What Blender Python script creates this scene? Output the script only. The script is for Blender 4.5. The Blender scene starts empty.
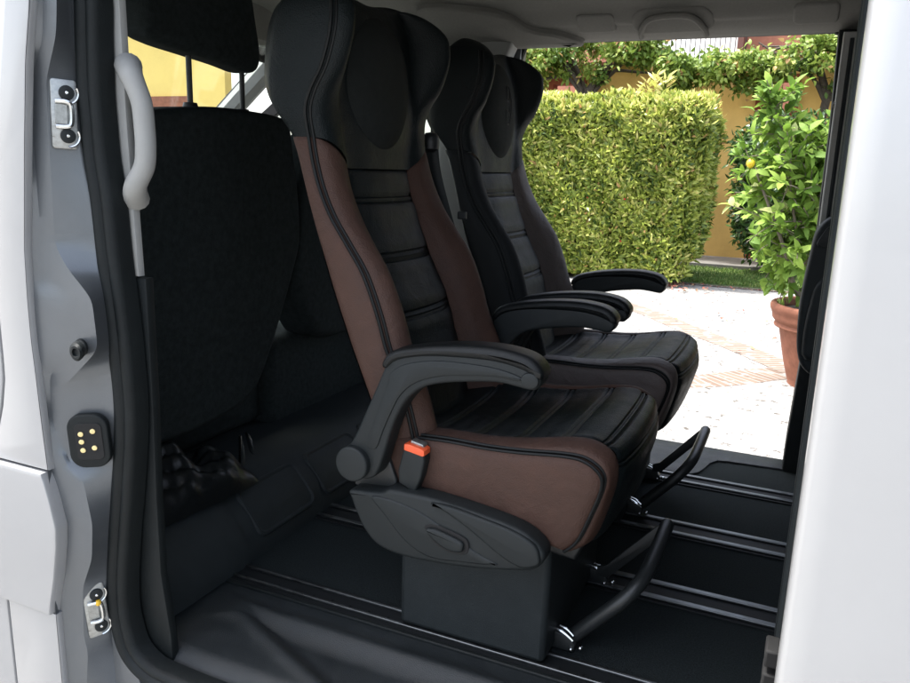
import bpy, math, random
import numpy as np
from mathutils import Matrix, Vector

rng = np.random.default_rng(7)
random.seed(7)
scene = bpy.context.scene
col = scene.collection
R = math.radians

# ------------------------------------------------------------------ materials
def mat(name, color, rough=.5, metal=0., bump=0., bscale=200., var=0., vscale=8., spec=.5, coat=0.,
        tint=None, trans=0., voronoi=False, detail=3., rvar=0., sheen=0., crease=0.):
    m = bpy.data.materials.new(name); m.use_nodes = True
    nt = m.node_tree; N = nt.nodes; L = nt.links
    b = N['Principled BSDF']; out = N['Material Output']
    b.inputs['Base Color'].default_value = (*color, 1)
    b.inputs['Roughness'].default_value = rough
    b.inputs['Metallic'].default_value = metal
    b.inputs['Specular IOR Level'].default_value = spec
    b.inputs['Coat Weight'].default_value = coat
    if sheen:
        b.inputs['Sheen Weight'].default_value = sheen
    tc = N.new('ShaderNodeTexCoord')
    if var or rvar:
        n = N.new('ShaderNodeTexNoise'); n.inputs['Scale'].default_value = vscale; n.inputs['Detail'].default_value = 6
        n.inputs['Roughness'].default_value = .65
        L.new(tc.outputs['Object'], n.inputs['Vector'])
        if var:
            r = N.new('ShaderNodeValToRGB')
            r.color_ramp.elements[0].position = .3; r.color_ramp.elements[1].position = .7
            r.color_ramp.elements[0].color = (*[max(0, c*(1-var)) for c in color], 1)
            r.color_ramp.elements[1].color = (*[min(1, c*(1+var)) for c in color], 1)
            L.new(n.outputs['Fac'], r.inputs['Fac']); L.new(r.outputs['Color'], b.inputs['Base Color'])
        if rvar:
            mr = N.new('ShaderNodeMapRange'); mr.inputs[1].default_value = .3; mr.inputs[2].default_value = .7
            mr.inputs[3].default_value = max(.02, rough-rvar); mr.inputs[4].default_value = min(1, rough+rvar)
            L.new(n.outputs['Fac'], mr.inputs[0]); L.new(mr.outputs[0], b.inputs['Roughness'])
    if tint:
        a = N.new('ShaderNodeAttribute'); a.attribute_name = 'tint'
        r = N.new('ShaderNodeValToRGB')
        els = r.color_ramp.elements
        while len(els) < len(tint): els.new(.5)
        for e, (p, c) in zip(els, tint): e.position = p; e.color = (*c, 1)
        L.new(a.outputs['Fac'], r.inputs['Fac']); L.new(r.outputs['Color'], b.inputs['Base Color'])
        if trans:
            t = N.new('ShaderNodeBsdfTranslucent'); mx = N.new('ShaderNodeMixShader')
            mx.inputs[0].default_value = trans
            L.new(r.outputs['Color'], t.inputs['Color'])
            L.new(b.outputs[0], mx.inputs[1]); L.new(t.outputs[0], mx.inputs[2]); L.new(mx.outputs[0], out.inputs['Surface'])
    if bump:
        if voronoi:
            n2 = N.new('ShaderNodeTexVoronoi'); n2.inputs['Scale'].default_value = bscale; o2 = n2.outputs['Distance']
        else:
            n2 = N.new('ShaderNodeTexNoise'); n2.inputs['Scale'].default_value = bscale; n2.inputs['Detail'].default_value = detail; o2 = n2.outputs['Fac']
        L.new(tc.outputs['Object'], n2.inputs['Vector'])
        bp = N.new('ShaderNodeBump'); bp.inputs['Strength'].default_value = bump; bp.inputs['Distance'].default_value = .002
        L.new(o2, bp.inputs['Height']); L.new(bp.outputs[0], b.inputs['Normal'])
        if crease:     # soft sitting creases under the grain
            n3 = N.new('ShaderNodeTexNoise'); n3.inputs['Scale'].default_value = 16; n3.inputs['Detail'].default_value = 4; n3.inputs['Distortion'].default_value = 1.2
            L.new(tc.outputs['Object'], n3.inputs['Vector'])
            b3 = N.new('ShaderNodeBump'); b3.inputs['Strength'].default_value = crease; b3.inputs['Distance'].default_value = .012
            L.new(n3.outputs['Fac'], b3.inputs['Height']); L.new(b3.outputs[0], bp.inputs['Normal'])
    return m

def emat(name, color):
    return mat(name, color)

M = {}
M['brown'] = mat('brown_leather', (.054, .0275, .0195), .66, bump=.35, crease=.3, bscale=420, voronoi=True, var=.16, vscale=25, spec=.3, rvar=.06)
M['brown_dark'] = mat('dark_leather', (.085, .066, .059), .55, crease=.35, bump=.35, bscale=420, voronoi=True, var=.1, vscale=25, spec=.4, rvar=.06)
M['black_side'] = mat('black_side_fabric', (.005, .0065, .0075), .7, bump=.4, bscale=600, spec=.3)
M['black'] = mat('black_leather', (.0058, .0086, .0092), .48, crease=.2, bump=.4, bscale=380, voronoi=True, var=.12, vscale=20, spec=.17, rvar=.07)
M['black_fabric'] = mat('black_fabric', (.017, .0215, .0222), .9, bump=.7, bscale=500, spec=.08, var=.3, vscale=60)
M['pad_fabric'] = mat('pad_fabric', (.016, .0185, .018), .85, bump=.4, bscale=700, spec=.12, var=.15, vscale=60)
M['plastic'] = mat('grey_plastic', (.0115, .0145, .0152), .55, bump=.3, bscale=900, spec=.3, var=.08, vscale=30, rvar=.05)
M['plastic_dark'] = mat('dark_plastic', (.006, .0075, .008), .45, bump=.3, bscale=800, spec=.45, rvar=.06)
M['pad_rubber'] = mat('soft_black', (.0048, .006, .0065), .4, bump=.3, bscale=600, voronoi=True, spec=.28)
M['piping'] = mat('piping', (.004, .005, .005), .55, spec=.25)
M['rubber'] = mat('rubber', (.0058, .0080, .0084), .6, spec=.25, bump=.2, bscale=300, var=.2, vscale=40)
M['carpet'] = mat('carpet', (.0175, .0225, .0235), .95, bump=1., bscale=700, spec=.12, var=.55, vscale=260)
M['step'] = mat('step_plastic', (.014, .0175, .0195), .5, bump=.5, bscale=700, spec=.4, var=.15, vscale=18, rvar=.08)
M['trim_black'] = mat('trim_black', (.0175, .0215, .0228), .6, bump=.4, bscale=700, spec=.2, var=.12, vscale=20)
M['alu'] = mat('rail_metal', (.145, .152, .157), .42, metal=1., var=.25, vscale=40, rvar=.12)
M['rail_dark'] = mat('rail_black', (.009, .0105, .0115), .6, spec=.2)
M['chrome'] = mat('bare_metal', (.62, .63, .62), .2, metal=1., var=.2, vscale=90)
M['steel'] = mat('galvanised_steel', (.36, .37, .36), .42, metal=.9, var=.3, vscale=120, rvar=.15)
M['black_metal'] = mat('black_powder_coat', (.017, .0195, .02), .42, bump=.25, bscale=500, spec=.5, rvar=.08)
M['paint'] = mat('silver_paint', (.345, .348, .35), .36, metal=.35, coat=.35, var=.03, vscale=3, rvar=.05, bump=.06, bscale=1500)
M['jamb'] = mat('silver_paint_shaded', (.118, .128, .137), .34, metal=.55, coat=.15, var=.035, vscale=25, rvar=.04, bump=.12, bscale=400)  # silver body paint with shade and dim reflections put into its colour
M['grey_trim'] = mat('grey_trim', (.27, .273, .262), .6, bump=.3, bscale=700, spec=.3, var=.05, vscale=20)
M['headliner'] = mat('headliner_cloth', (.20, .196, .18), .95, bump=.6, bscale=500, spec=.1, var=.06, vscale=120)
M['gap'] = mat('dark_gap', (.004, .004, .004), .8)
M['gold'] = mat('brass_contact', (.72, .60, .30), .35, metal=.5)
M['red'] = mat('red_button', (.72, .10, .03), .35)
M['yellow_paint'] = mat('yellow_mark', (.7, .42, .02), .5)
M['film'] = mat('black_film', (.006, .0072, .0075), .33, bump=.6, bscale=60, spec=.35, detail=6)
M['stitch'] = mat('thread', (.003, .003, .003), .7)
M['terracotta'] = mat('terracotta', (.20, .080, .048), .8, bump=.4, bscale=120, var=.22, vscale=14, spec=.25)
M['soil'] = mat('potting_soil', (.05, .035, .025), .95, bump=1., bscale=60, var=.5, vscale=60)
M['bark'] = mat('bark', (.17, .14, .105), .85, bump=.8, bscale=60, var=.35, vscale=30)
M['bark_dark'] = mat('dark_bark', (.07, .055, .042), .9, bump=.8, bscale=40, var=.35, vscale=20)
M['ochre'] = mat('ochre_plaster', (.60, .385, .125), .9, bump=.4, bscale=35, var=.16, vscale=1.3, spec=.2)
M['redbrown'] = mat('red_plaster', (.22, .06, .032), .85, bump=.3, bscale=40, var=.2, vscale=3, spec=.2)
M['shutter'] = mat('shutter_paint', (.13, .05, .035), .6, var=.15, vscale=6)
M['concrete'] = mat('concrete', (.15, .142, .13), .9, bump=.5, bscale=70, var=.2, vscale=5)
M['yellow_wall'] = mat('yellow_plaster', (.62, .46, .14), .9, bump=.3, bscale=40, var=.06, vscale=1.5)
M['white_wall'] = mat('white_plaster', (.72, .72, .70), .9, var=.04, vscale=2)
M['house_wall'] = mat('brick_red_plaster', (.40, .17, .11), .9, var=.2, vscale=4)
M['rail_iron'] = mat('iron', (.03, .03, .035), .5)
M['lemon'] = mat('lemon_skin', (.75, .50, .03), .45, bump=.4, bscale=150, var=.12, vscale=30)
M['flower'] = mat('flower_red', (.55, .03, .03), .6)
g_ = lambda *a: a
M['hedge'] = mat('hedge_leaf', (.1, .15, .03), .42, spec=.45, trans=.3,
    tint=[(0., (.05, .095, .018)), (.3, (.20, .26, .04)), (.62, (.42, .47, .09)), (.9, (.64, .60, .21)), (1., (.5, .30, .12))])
M['lemon_leaf'] = mat('lemon_leaf', (.1, .2, .03), .6, spec=.25, trans=.35,
    tint=[(0., (.06, .125, .02)), (.5, (.145, .25, .034)), (.9, (.28, .40, .07)), (1., (.42, .46, .17))])
M['laurel'] = mat('laurel_leaf', (.04, .09, .02), .35, spec=.5, trans=.15,
    tint=[(0., (.02, .05, .014)), (.6, (.045, .10, .022)), (1., (.10, .18, .04))])
M['vine'] = mat('vine_leaf', (.08, .14, .03), .5, spec=.35, trans=.3,
    tint=[(0., (.06, .12, .02)), (.5, (.20, .29, .046)), (.88, (.42, .47, .12)), (1., (.50, .31, .13))])
M['grass'] = mat('grass_blade', (.06, .11, .02), .6, spec=.3, trans=.2,
    tint=[(0., (.05, .10, .02)), (.6, (.12, .20, .04)), (1., (.28, .30, .10))])
M['core'] = mat('twig_mass', (.022, .026, .012), .95, bump=1., bscale=30, var=.5, vscale=20)
M['lawn'] = mat('lawn_soil', (.07, .095, .035), .95, bump=1., bscale=60, var=.4, vscale=12)
M['litter'] = mat('dead_leaf', (.2, .07, .04), .7, tint=[(0., (.26, .05, .035)), (.5, (.16, .09, .05)), (1., (.30, .19, .10))])

def glass_mat():
    m = bpy.data.materials.new('window_glass'); m.use_nodes = True
    nt = m.node_tree; N = nt.nodes; L = nt.links
    N.remove(N['Principled BSDF'])
    t = N.new('ShaderNodeBsdfTransparent'); t.inputs[0].default_value = (.93, .96, .94, 1)
    g = N.new('ShaderNodeBsdfGlossy'); g.inputs['Roughness'].default_value = .02
    mx = N.new('ShaderNodeMixShader'); mx.inputs[0].default_value = .05
    L.new(t.outputs[0], mx.inputs[1]); L.new(g.outputs[0], mx.inputs[2])
    L.new(mx.outputs[0], N['Material Output'].inputs['Surface'])
    return m
M['glass'] = glass_mat()

def gravel_mat():
    m = bpy.data.materials.new('white_gravel'); m.use_nodes = True
    nt = m.node_tree; N = nt.nodes; L = nt.links; b = N['Principled BSDF']
    b.inputs['Roughness'].default_value = .9; b.inputs['Specular IOR Level'].default_value = .2
    tc = N.new('ShaderNodeTexCoord')
    v = N.new('ShaderNodeTexVoronoi'); v.inputs['Scale'].default_value = 38; L.new(tc.outputs['Object'], v.inputs['Vector'])
    r = N.new('ShaderNodeValToRGB'); e = r.color_ramp.elements
    L.new(v.outputs['Color'], r.inputs['Fac'])
    e[0].position = 0.; e[0].color = (.15, .145, .137, 1)
    e[1].position = .25; e[1].color = (.215, .21, .20, 1)
    x = e.new(.9); x.color = (.27, .265, .255, 1); x = e.new(.97); x.color = (.17, .14, .11, 1)
    # scattered darker chips and trodden patches
    n = N.new('ShaderNodeTexNoise'); n.inputs['Scale'].default_value = 13; n.inputs['Detail'].default_value = 6; n.inputs['Roughness'].default_value = .7
    L.new(tc.outputs['Object'], n.inputs['Vector'])
    r2 = N.new('ShaderNodeValToRGB'); r2.color_ramp.elements[0].position = .575; r2.color_ramp.elements[1].position = .63
    r2.color_ramp.elements[0].color = (1, 1, 1, 1); r2.color_ramp.elements[1].color = (.33, .30, .27, 1)
    L.new(n.outputs['Fac'], r2.inputs['Fac'])
    mx = N.new('ShaderNodeMixRGB'); mx.blend_type = 'MULTIPLY'; mx.inputs[0].default_value = 1
    L.new(r.outputs['Color'], mx.inputs[1]); L.new(r2.outputs['Color'], mx.inputs[2]); L.new(mx.outputs[0], b.inputs['Base Color'])
    bp = N.new('ShaderNodeBump'); bp.inputs['Strength'].default_value = .8; bp.inputs['Distance'].default_value = .01
    L.new(v.outputs['Distance'], bp.inputs['Height']); L.new(bp.outputs[0], b.inputs['Normal'])
    return m
M['gravel'] = gravel_mat()

def brick_mat():
    m = bpy.data.materials.new('brick_edging'); m.use_nodes = True
    nt = m.node_tree; N = nt.nodes; L = nt.links; b = N['Principled BSDF']
    b.inputs['Roughness'].default_value = .9
    tc = N.new('ShaderNodeTexCoord')
    br = N.new('ShaderNodeTexBrick'); L.new(tc.outputs['UV'], br.inputs['Vector'])
    br.offset = 0
    br.inputs['Scale'].default_value = 1; br.inputs['Brick Width'].default_value = .07; br.inputs['Row Height'].default_value = .5
    br.inputs['Mortar Size'].default_value = .008
    br.inputs['Color1'].default_value = (.12, .080, .058, 1); br.inputs['Color2'].default_value = (.155, .113, .085, 1)
    br.inputs['Mortar'].default_value = (.23, .21, .19, 1)
    n = N.new('ShaderNodeTexNoise'); n.inputs['Scale'].default_value = 9; n.inputs['Detail'].default_value = 8
    L.new(tc.outputs['Object'], n.inputs['Vector'])
    r2 = N.new('ShaderNodeValToRGB'); r2.color_ramp.elements[0].position = .54; r2.color_ramp.elements[1].position = .64
    L.new(n.outputs['Fac'], r2.inputs['Fac'])
    mx = N.new('ShaderNodeMixRGB'); L.new(r2.outputs['Color'], mx.inputs[0]); L.new(br.outputs['Color'], mx.inputs[1])
    mx.inputs[2].default_value = (.24, .23, .215, 1)
    L.new(mx.outputs[0], b.inputs['Base Color'])
    return m
M['brick'] = brick_mat()

# ------------------------------------------------------------------ mesh helpers
def cr(pts, n, closed=False):
    """Catmull-Rom through pts, n samples per span."""
    P = np.asarray(pts, float); k = len(P); out = []
    span = k if closed else k-1
    for i in range(span):
        if closed: a, b, c, d = P[(i-1) % k], P[i], P[(i+1) % k], P[(i+2) % k]
        else: a, b, c, d = P[max(i-1, 0)], P[i], P[i+1], P[min(i+2, k-1)]
        for t in np.arange(n)/n:
            out.append(.5*((2*b)+(c-a)*t+(2*a-5*b+4*c-d)*t*t+(3*b-a-3*c+d)*t**3))
    if not closed: out.append(P[-1])
    return np.array(out)

class MB:
    def __init__(s): s.v = []; s.f = []; s.m = []; s.uv = None
    def add(s, verts, faces, mi=0):
        o = len(s.v); s.v.extend([tuple(map(float, p)) for p in verts])
        s.f.extend([tuple(i+o for i in f) for f in faces]); s.m.extend([mi]*len(faces)); return s
    def grid(s, P, wrap=False, flip=False, mi=0):
        P = np.asarray(P, float); nv, nu = P.shape[:2]; F = []
        for j in range(nv-1):
            for i in range(nu if wrap else nu-1):
                i2 = (i+1) % nu
                q = (j*nu+i, j*nu+i2, (j+1)*nu+i2, (j+1)*nu+i)
                F.append(q[::-1] if flip else q)
        return s.add(P.reshape(-1, 3), F, mi)
    def box(s, x0, x1, y0, y1, z0, z1, mi=0):
        v = [(x, y, z) for x in (x0, x1) for y in (y0, y1) for z in (z0, z1)]
        return s.add(v, [(0, 1, 3, 2), (4, 6, 7, 5), (0, 4, 5, 1), (2, 3, 7, 6), (0, 2, 6, 4), (1, 5, 7, 3)], mi)
    def tube(s, pts, r, n=10, caps=True, mi=0, closed=False):
        P = np.asarray(pts, float); k = len(P); r = np.broadcast_to(r, (k,))
        T = np.gradient(P, axis=0)
        if closed: T = np.roll(P, -1, 0)-np.roll(P, 1, 0)
        T /= np.linalg.norm(T, axis=1)[:, None]+1e-12
        a = np.array([0, 0, 1.]) if abs(T[0][2]) < .9 else np.array([1., 0, 0])
        u = np.cross(T[0], a); u /= np.linalg.norm(u); rings = []
        for i in range(k):
            u = u-T[i]*(u@T[i]); u /= np.linalg.norm(u); w = np.cross(T[i], u)
            ang = np.arange(n)*2*np.pi/n
            rings.append(P[i]+r[i]*(np.cos(ang)[:, None]*u+np.sin(ang)[:, None]*w))
        G = np.array(rings)
        if closed: G = np.concatenate([G, G[:1]])
        s.grid(G, wrap=True, mi=mi)
        if caps and not closed:
            o = len(s.v)-k*n
            s.f.append(tuple(range(o+n-1, o-1, -1))); s.m.append(mi)
            s.f.append(tuple(range(o+(k-1)*n, o+k*n))); s.m.append(mi)
        return s
    def loft(s, loops, cap0=True, cap1=True, mi=0):
        G = np.asarray(loops, float); k, n = G.shape[:2]; o = len(s.v)
        s.grid(G, wrap=True, mi=mi)
        if cap0: s.f.append(tuple(range(o+n-1, o-1, -1))); s.m.append(mi)
        if cap1: s.f.append(tuple(range(o+(k-1)*n, o+k*n))); s.m.append(mi)
        return s
    def prism(s, loop, y0, y1, bev=.004, steps=3, axis='y', mi=0, both=True):
        """2-D loop (x,z) extruded along y (or (y,z) along x, (x,y) along z) with rounded edges."""
        L = np.asarray(loop, float)
        A = .5*np.sum(L[:, 0]*np.roll(L[:, 1], -1)-np.roll(L[:, 0], -1)*L[:, 1])
        if A < 0: L = L[::-1]
        e = np.roll(L, -1, 0)-L; e /= np.linalg.norm(e, axis=1)[:, None]+1e-12
        nrm = np.stack([e[:, 1], -e[:, 0]], 1); n2 = nrm+np.roll(nrm, 1, 0)
        n2 /= np.linalg.norm(n2, axis=1)[:, None]+1e-12
        sg = 1 if y1 > y0 else -1
        st = []
        if both:
            for a in np.linspace(0, np.pi/2, steps+1): st.append((bev*(1-np.sin(a)), y0+sg*bev*(1-np.cos(a))))
        else: st.append((0, y0))
        for a in np.linspace(0, np.pi/2, steps+1): st.append((bev*(1-np.cos(a)), y1-sg*bev*(1-np.sin(a))))
        rings = []
        for ins, y in st:
            q = L-n2*ins
            if axis == 'y': rings.append(np.stack([q[:, 0], np.full(len(q), y), q[:, 1]], 1))
            elif axis == 'x': rings.append(np.stack([np.full(len(q), y), q[:, 0], q[:, 1]], 1))
            else: rings.append(np.stack([q[:, 0], q[:, 1], np.full(len(q), y)], 1))
        return s.loft(rings, mi=mi)
    def lathe(s, prof, c=(0, 0, 0), n=40, mi=0):
        a = np.arange(n)*2*np.pi/n
        G = np.array([np.stack([c[0]+r*np.cos(a), c[1]+r*np.sin(a), np.full(n, c[2]+z)], 1) for r, z in prof])
        return s.grid(G, wrap=True, mi=mi)
    def ball(s, c, r, n=12, mi=0, sq=(1, 1, 1)):
        a = np.linspace(-np.pi/2, np.pi/2, n//2+1)
        o = len(s.v)
        t = np.arange(n)*2*np.pi/n
        G = np.array([np.stack([c[0]+sq[0]*r*np.cos(x)*np.cos(t), c[1]+sq[1]*r*np.cos(x)*np.sin(t), np.full(n, c[2]+sq[2]*r*np.sin(x))], 1) for x in a])
        return s.grid(G, wrap=True, mi=mi)
    def build(s, name, m, parent=None, smooth=True, bevel=0., off=(0, 0, 0), solid=0., sharp=35., tint=None):
        me = bpy.data.meshes.new(name)
        V = np.array(s.v)-np.array(off)
        me.from_pydata(V.tolist(), [], s.f)
        for x in (m if isinstance(m, (list, tuple)) else [m]): me.materials.append(x)
        me.polygons.foreach_set('material_index', s.m)
        me.validate(); me.update()
        import bmesh
        b = bmesh.new(); b.from_mesh(me); bmesh.ops.remove_doubles(b, verts=b.verts, dist=1e-6)
        bmesh.ops.recalc_face_normals(b, faces=b.faces); b.to_mesh(me); b.free()
        if smooth:
            me.polygons.foreach_set('use_smooth', [True]*len(me.polygons))
            me.set_sharp_from_angle(angle=R(sharp))
        o = bpy.data.objects.new(name, me); col.objects.link(o)
        if parent: o.parent = parent
        if solid:
            md = o.modifiers.new('thickness', 'SOLIDIFY'); md.thickness = solid; md.offset = 0
        if bevel:
            md = o.modifiers.new('edge', 'BEVEL'); md.width = bevel; md.segments = 2; md.limit_method = 'ANGLE'; md.angle_limit = R(40)
        return o

def tag(o, label=None, cat=None, group=None, kind=None):
    if label: o['label'] = label
    if cat: o['category'] = cat
    if group: o['group'] = group
    if kind: o['kind'] = kind
    return o
def empty(name, loc=(0, 0, 0)):
    o = bpy.data.objects.new(name, None); col.objects.link(o); o.location = loc; o.empty_display_size = .1
    return o
def rrect(x0, x1, z0, z1, r, n=5):
    pts = []
    for cx, cz, a0 in ((x1-r, z1-r, 0), (x0+r, z1-r, 90), (x0+r, z0+r, 180), (x1-r, z0+r, 270)):
        for a in np.linspace(a0, a0+90, n): pts.append((cx+r*math.cos(R(a)), cz+r*math.sin(R(a))))
    return np.array(pts)
def table(z, x):
    P = cr(np.stack([z, x], 1), 8)
    return lambda q: np.interp(q, P[:, 0], P[:, 1])

def seam(P, borders, d=.004, w=.007):
    """Sink the listed borders ('u0','u1','v0','v1') of a grid so the panel reads as upholstered."""
    P = np.asarray(P, float)
    du = np.gradient(P, axis=1); dv = np.gradient(P, axis=0)
    n = np.cross(du, dv); n /= np.linalg.norm(n, axis=2)[:, :, None]+1e-12
    lu = np.concatenate([np.zeros((P.shape[0], 1)), np.cumsum(np.linalg.norm(np.diff(P, axis=1), axis=2), 1)], 1)
    lv = np.concatenate([np.zeros((1, P.shape[1])), np.cumsum(np.linalg.norm(np.diff(P, axis=0), axis=2), 0)], 0)
    dist = np.full(P.shape[:2], 9.)
    for b in borders:
        k = {'u0': lu, 'u1': lu[:, -1:]-lu, 'v0': lv, 'v1': lv[-1:, :]-lv}[b]
        dist = np.minimum(dist, k)
    return P, n, dist

# ------------------------------------------------------------------ the two swivel seats
SX = -.545
zk = np.array([.40, .50, .574, .64, .706, .787, .845, .905, .972, 1.047, 1.107, 1.149, 1.192, 1.255, 1.31, 1.38])
T_xp = table(zk, [-.655, -.68, -.705, -.735, -.756, -.79, -.83, -.872, -.903, -.922, -.926, -.911, -.885, -.866, -.868, -.89])
T_xr = table([.40, .5, .646, .808, .969, 1.03, 1.07, 1.112, 1.165, 1.242, 1.298, 1.345, 1.38],
             [-.74, -.777, -.838, -.898, -.945, -.965, -.99, -1.028, -1.05, -1.045, -1.032, -1.005, -.98])
T_da = table([.40, .6, .8, .95, 1.05, 1.12, 1.2, 1.3, 1.38], [.035, .035, .035, .036, .034, .029, .029, .029, .018])
T_xi = table([.40, .6, .71, .79, .9, .96, 1.03, 1.08, 1.15, 1.25, 1.33, 1.38],
             [-.70, -.752, -.787, -.828, -.872, -.893, -.902, -.903, -.906, -.908, -.922, -.94])
T_W = table([.40, .8, 1.0, 1.06, 1.12, 1.25, 1.32, 1.38], [.25, .25, .243, .242, .25, .251, .240, .215])
T_yi = table([.40, .95, 1.05, 1.15, 1.25, 1.38], [.145, .14, .145, .16, .165, .165])
T_ap = table([.40, 1.0, 1.15, 1.25, 1.38], [.04, .04, .034, .032, .030])
S_K = np.array([0, .13, .27, .41, .5, .75, 1.])
def front(z, s):
    """front surface of the backrest at height z; s 0 = near piping, .5 inner seam, 1 centre line"""
    W, xp, xi, da, yi = T_W(z), T_xp(z), T_xi(z), T_da(z), T_yi(z)
    xa = xp+da
    P = cr(np.array([(-W, xp), (-W+.35*T_ap(z), xp+.7*da), (-W+T_ap(z), xa), (-.45*(W-T_ap(z))-.55*yi, .5*xa+.5*xi+.004), (-yi, xi), (-.07, xi+.010), (0, xi+.013)]), 8)
    t = np.interp(s, S_K, np.arange(7)*8)
    y = np.interp(t, np.arange(len(P)), P[:, 0]); x = np.interp(t, np.arange(len(P)), P[:, 1])
    return x, y
def zseam(s):
    return np.where(s < .5, 1.055-.06*(np.minimum(s, .5)/.5)**2, .995+.0*s)
def front_pt(z, s):            # s in 0..2, mirrored past 1
    a = s if s <= 1 else 2-s
    x, y = front(z, a)
    return (float(x), float(y) if s <= 1 else -float(y), z)
def front_x(y, z):
    ss = np.linspace(0, 1, 60); x, yy = front(z, ss)
    return float(np.interp(-abs(y), yy, x))

def mirror(P):
    Q = np.array(P, float); Q[..., 1] *= -1; return Q

def swivel_seat():
    root = empty('swivel_seat', (SX, 0, 0))
    off = (SX, 0, 0)
    Z0 = .40
    # --- centre panel with pleats
    S = np.linspace(.5, 1.5, 33); V = np.linspace(0, 1, 150)
    P = np.array([[front_pt(Z0+(float(zseam(np.array(min(s, 2-s))))-Z0)*v, s) for s in S] for v in V])
    P, n, d = seam(P, ['u0', 'u1', 'v1'])
    fwd = np.array([1., 0, .35]); fwd /= np.linalg.norm(fwd)
    dep = -.007*np.exp(-d/.008)
    for zc in (.93, .803, .68, .56):
        for k in (-.0065, .0065):
            dep -= .006*np.exp(-((P[:, :, 2]-zc-k)/.0032)**2)
        for k in (-.028, .028): dep += .002*np.exp(-((P[:, :, 2]-zc-k)/.014)**2)
    P = P+fwd*dep[:, :, None]
    MB().grid(P).build('backrest', M['black'], root, off=off)
    # --- bolsters: front roll + side panel
    for sgn in (1, -1):
        S = np.linspace(0, .5, 22); V = np.linspace(0, 1, 90)
        A = np.array([[front_pt(Z0+(float(zseam(np.array(s)))-Z0)*v, s) for s in S] for v in V])
        A, n, d = seam(A, ['u0', 'u1', 'v1'])
        A = A+np.array([1., 0, .2])*(-.006*np.exp(-d/.006))[:, :, None]
        T = np.linspace(0, 1, 14)
        B = []
        for v in V:
            z = Z0+(1.055-Z0)*v; xp, xr, W = T_xp(z), T_xr(z), T_W(z)
            B.append([(xp+(xr-xp)*t, -W-.008*math.sin(math.pi*t)**.7+(.02*max(0, t-.8)/.2), z) for t in T])
        B = np.array(B)
        _, n, d = seam(B, ['u0', 'v1'])
        B = B+np.array([0, 1., 0])*(.006*np.exp(-d/.006))[:, :, None]
        mb = MB().grid(A if sgn == 1 else mirror(A)).grid(B if sgn == 1 else mirror(B))
        bo = mb.build('bolster', M['brown'], root, off=off, sharp=60)
        zz = np.linspace(Z0, 1.325, 70)
        pp = MB()
        for q in (-.0045, .0045):
            line = np.array([(float(T_xp(z))+.001+q*.8, sgn*(-float(T_W(z))-.001+q*.8), z) for z in zz])
            pp.tube(line, .0034, 6)
        pp.build('piping', M['piping'], root, off=off)
    # --- rear shell
    V = np.linspace(0, 1, 30); T = np.linspace(-1, 1, 25); Q = []
    for v in V:
        z = Z0+(1.055-Z0)*v; xr, W = float(T_xr(z)), float(T_W(z))
        Q.append([(xr-.035*(1-abs(t)**4), t*(W-.016), z) for t in T])
    MB().grid(Q).build('back_shell', M['plastic_dark'], root, off=off)
    # --- headrest with wings, closed loft
    loops = []
    nf = 60
    for v in np.concatenate([np.linspace(0, .8, 26), .8+.2*np.sin(np.linspace(0, math.pi/2, 12)[1:])]):
        f = math.sqrt(max(0, 1-((v-.8)/.2)**2)) if v > .8 else 1.
        f = max(f, .02)
        L = []
        def zz_(s, zl):
            a = min(s, 2-s)
            top = 1.368-.018*math.exp(-((1-a)/.5)**2)
            return zl+(top-zl)*v
        for s in np.linspace(0, 2, nf):
            zl = float(zseam(np.array(min(s, 2-s))))
            L.append(front_pt(zz_(s, zl), s))
        for t in np.linspace(0, 1, 9)[1:]:
            z = zz_(0, 1.055); xp, xr, W = float(T_xp(z)), float(T_xr(z)), float(T_W(z))
            L.append((xp+(xr-xp)*t, W+.006*math.sin(math.pi*t)-.03*max(0, t-.75)/.25, z))
        for t in np.linspace(0, 1, 15)[1:-1]:
            s = 2*t; z = zz_(s, 1.055); xr, W = float(T_xr(z)), float(T_W(z))
            y = (W-.03)*(1-2*t); L.append((xr-.02*(1-abs(1-2*t)**4), y, z))
        for t in np.linspace(1, 0, 9)[:-1]:
            z = zz_(0, 1.055); xp, xr, W = float(T_xp(z)), float(T_xr(z)), float(T_W(z))
            L.append((xp+(xr-xp)*t, -(W+.006*math.sin(math.pi*t)-.03*max(0, t-.75)/.25), z))
        L = np.array(L)
        # seam sink just above the lower edge
        sink = .003*math.exp(-v*.3/.008)
        ctr = np.array([-.96, 0]); dxy = L[:, :2]-ctr
        L[:, :2] -= dxy/np.linalg.norm(dxy, axis=1)[:, None]*sink
        xm = .5*(L[:, 0].max()+L[:, 0].min())
        L[:, 0] = xm+(L[:, 0]-xm)*(.0+1.*f) if v > .8 else L[:, 0]
        L[:, 1] *= 1-.16*(1-f)
        loops.append(L)
    hr = MB().loft(loops, cap0=False).build('headrest', M['black'], root, off=off, sharp=70)
    # embroidered oval pad
    A = np.linspace(0, 2*np.pi, 49)[:-1]; rings = []
    def pad_pt(y, z, h): return (front_x(y, z)+h, y, z)
    for r in (1.0, .985, .95, .85, .7, .5, .3, .1, .01):
        ring = []
        for a in A:
            wy = .140*(1-.10*max(0, -math.sin(a))**1.6)
            y, z = r*wy*math.cos(a), 1.17+r*(.135 if math.sin(a) < 0 else .15)*math.sin(a)
            h = .022*(1-r**5)-.003
            ring.append(pad_pt(y, z, h))
        rings.append(ring)
    MB().loft(rings, cap0=False).build('headrest_pad', M['pad_fabric'], hr, off=(0, 0, 0)).location = (-SX, 0, 0)
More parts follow.
